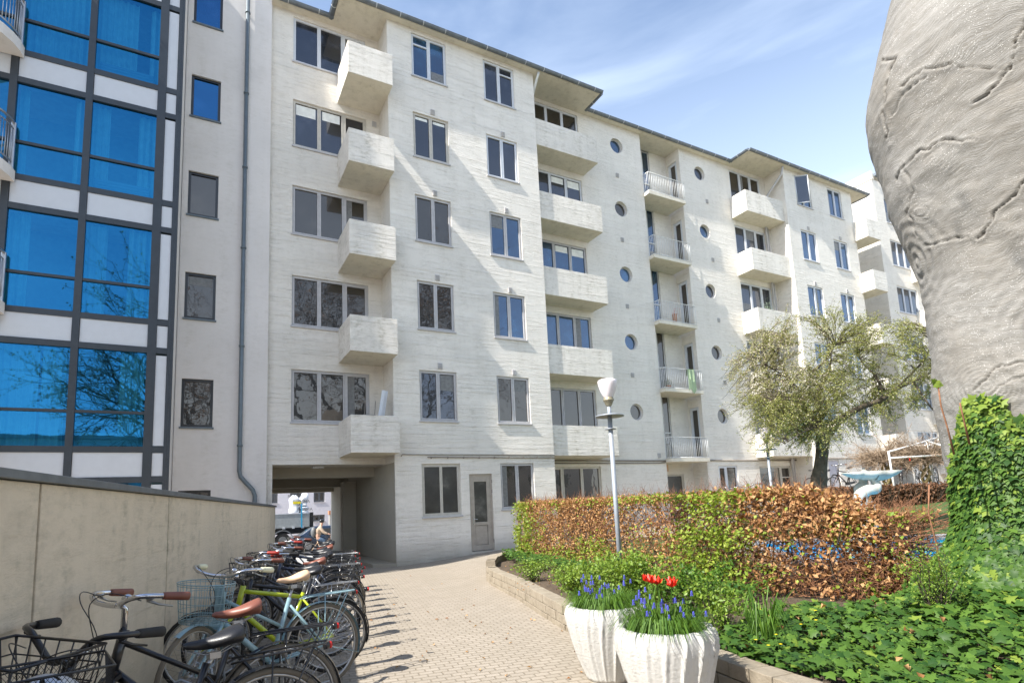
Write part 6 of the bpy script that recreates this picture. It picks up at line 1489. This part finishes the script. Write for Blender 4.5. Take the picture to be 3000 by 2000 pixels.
for i in range(900):
    a = rt.uniform(0, 6.283); r_ = math.sqrt(rt.random())*(1 if rt.random() < .8 else .8); ex, ey = math.cos(a)*r_, math.sin(a)*r_
    x = 640+790*ex; yy = 590-(540*ey if ey > 0 else 470*ey*(1.0 if ex < .35 else .75)); dp_ = rt.uniform(-1, 1)*1.7*math.sqrt(max(0, 1-r_*r_))
    if i >= 780: x, yy, dp_ = rt.uniform(0, 520), rt.uniform(800, 1120), rt.uniform(-1.4, .2); ex, ey = -.2, -.5
    elif noise.noise(Vector((ex*2.4, ey*2.4, 4))) < -.28: continue
    tg = T3(x, yy, dp_); p, li = min(LP_, key=lambda q: (q[0]-tg).length_squared+ (0 if q[0].z < tg.z+.5 else .8))
    L_ = (tg-p).length
    if L_ > 2.3 or L_ < .12: continue
    n = 7; pts = []; bow = Vector((0, 0, .16*L_))+rdir(rt)*.06*L_
    for j in range(n+1): t_ = j/n; pts.append(p.lerp(tg, t_)+bow*math.sin(t_*math.pi)+rdir(rt)*.012)
    e_ = (pts[-1]-pts[-2]).normalized(); pts.append(pts[-1]+(e_+Vector((0, 0, .3))).normalized()*.15)
    tw2.tube(pts, [(.007*min(1, L_))*(1-.85*j/(n+1))+.0015 for j in range(n+2)], 4, cap=False)
    bls = .5 if ex < -.3 and ey > -.3 else .10
    def lv(q):
        if rt.random() < bls: leaf_card(bl_, q, rdir(rt, .3), rdir(rt, 1), rt.uniform(.02, .036), .02)
        else: leaf_card(lf, q, rdir(rt, .3), rdir(rt, 1), rt.uniform(.022, .042), .018)
    for k in range(34): t_ = rt.uniform(.3, 1)*n; j = int(t_); lv(pts[j].lerp(pts[j+1], t_-j)+rdir(rt)*.03)
    for k in range(5):
        t_ = rt.uniform(.3, 1)*n; j = int(t_); q0 = pts[j].lerp(pts[j+1], t_-j); d = ((pts[j+1]-pts[j]).normalized()+rdir(rt, .35)*.8).normalized(); l_ = rt.uniform(.18, .42); q1 = q0+d*l_*.5; q2 = q0+(d+rdir(rt, .3)*.25).normalized()*l_
        tw2.tube([q0, q1, q2], [.0026, .002, .0012], 3, cap=False)
        for m2 in range(17): lv(q0.lerp(q2, rt.uniform(.15, 1.05))+rdir(rt)*.022)
tw2.build('twigs', M_twigd, tr_); lf.build('leaves', M_cher, tr_); bl_.build('blossom', M_blos, tr_)
# ---- twisted vines behind the pergola
def vine(px, s0, lab, seed):
    rr = random.Random(seed); q0 = at_s(px, 1440, s0); root = empty('vine_tree', (q0.x, q0.y, .27), lab, 'tree', 'twisted vines at the pergola'); b = MB()
    for k in range(3):
        pts = []; z = .2
        for i in range(14): t = i/13; pts.append(Vector((q0.x+.14*math.cos(i*1.0+k*2.1)*(1-.3*t), q0.y+.14*math.sin(i*1.0+k*2.1), .2+2.6*t)))
        b.tube(pts, [.085-.045*i/13 for i in range(14)], 6)
    b.build('trunk', M_barkd2, root); t_ = MB()
    for i in range(240):
        a = rr.uniform(0, 6.28); p = Vector((q0.x, q0.y, 2.6)); pts = [p]; q = p+Vector((0, 0, .0)); d = Vector((math.cos(a)*1.2, math.sin(a)*1.2, rr.uniform(-.05, .5))).normalized(); L_ = rr.uniform(.5, 1.7)
        for j in range(7): d = (d+rdir(rr)*.35).normalized(); q = q+d*L_/7; pts.append(q.copy())
        t_.tube(pts, [.02*(1-.9*j/7)+.002 for j in range(8)], 3, cap=False)
        for j in range(3, 8):
            for m_ in range(3): e = pts[j]+rdir(rr, .4)*rr.uniform(.15, .35); t_.tube([pts[j], e], [.006, .002], 3, cap=False)
    t_.build('twigs', M_barkd3, root)
M_barkd2 = plain('mossy vine bark', (.20,.16,.07), .95, var=.35, vs=9, bmp=.02, bs=12); M_barkd3 = plain('pale bare twig', (.30,.22,.15), .9, var=.3)
vine(2720, 21.5, 'thick twisted mossy vine trunk at the right end of the pergola', 1); vine(2605, 22, 'thinner twisted vine beside the left pergola post with a spreading bare crown', 2)
# ---- bare tree behind the camera, seen mirrored in the window panes
def bare_tree(x, y, h, lab, seed, spread=.75):
    rr = random.Random(seed); root = empty('budding_tree', (x, y, 0), lab, 'tree'); t_ = MB(); l = MB()
    def g(p, d, L_, r, lv):
        n = 4; pts = [p]; q = p.copy(); dd = d.copy()
        for j in range(n): dd = (dd+rdir(rr)*.16).normalized(); q = q+dd*L_/n; pts.append(q.copy())
        t_.tube(pts, [r*(1-.45*j/n) for j in range(n+1)], 7 if lv < 2 else 3, cap=False)
        if lv < 5:
            for k in range(4 if lv < 4 else 5):
                t = rr.uniform(.45, 1)*n; j = min(int(t), n-1); g(pts[j].lerp(pts[j+1], t-j), (dd+rdir(rr, .1)*spread).normalized(), L_*rr.uniform(.6, .82), r*.5, lv+1)
        else:
            for k in range(7): leaf_card(l, pts[rr.randrange(1, n+1)]+rdir(rr)*.08, rdir(rr), rdir(rr), rr.uniform(.07, .12), .06)
    g(Vector((x, y, 0)), Vector((0, 0, 1)), h*.30, .34, 0); t_.build('trunk', M_barkd, root); l.build('buds', M_dry, root)
bare_tree(-.4, -8, 21, 'budding tree of the courtyard, seen as a reflection in the window panes', 4)

bare_tree(8.6, -8, 31, 'second budding tree of the courtyard with copper brown buds, seen only mirrored in the panes', 9, .85)
bare_tree(16, -9, 30, 'third budding tree of the courtyard with copper brown buds, farther right, seen only mirrored', 12, .8)
ob = empty('opposite_block', (5, -26, 0), 'pale courtyard block opposite, seen only mirrored in the lower window panes', 'building')
b = MB(); b.box(-30, -34, 0, 45, -26, 8.2); b.build('wall', M_render, ob)
b = MB(); b.box(-30.4, -34.4, 8.21, 45.4, -25.6, 8.5); b.build('roof', M_zinc, ob)
for i in range(14):
    for k in range(3): b = MB(); b.box(-27+i*5.1, -25.99, 1.0+2.5*k, -25.2+i*5.1, -25.93, 2.4+2.5*k); b.build('window', M_glassd, ob)
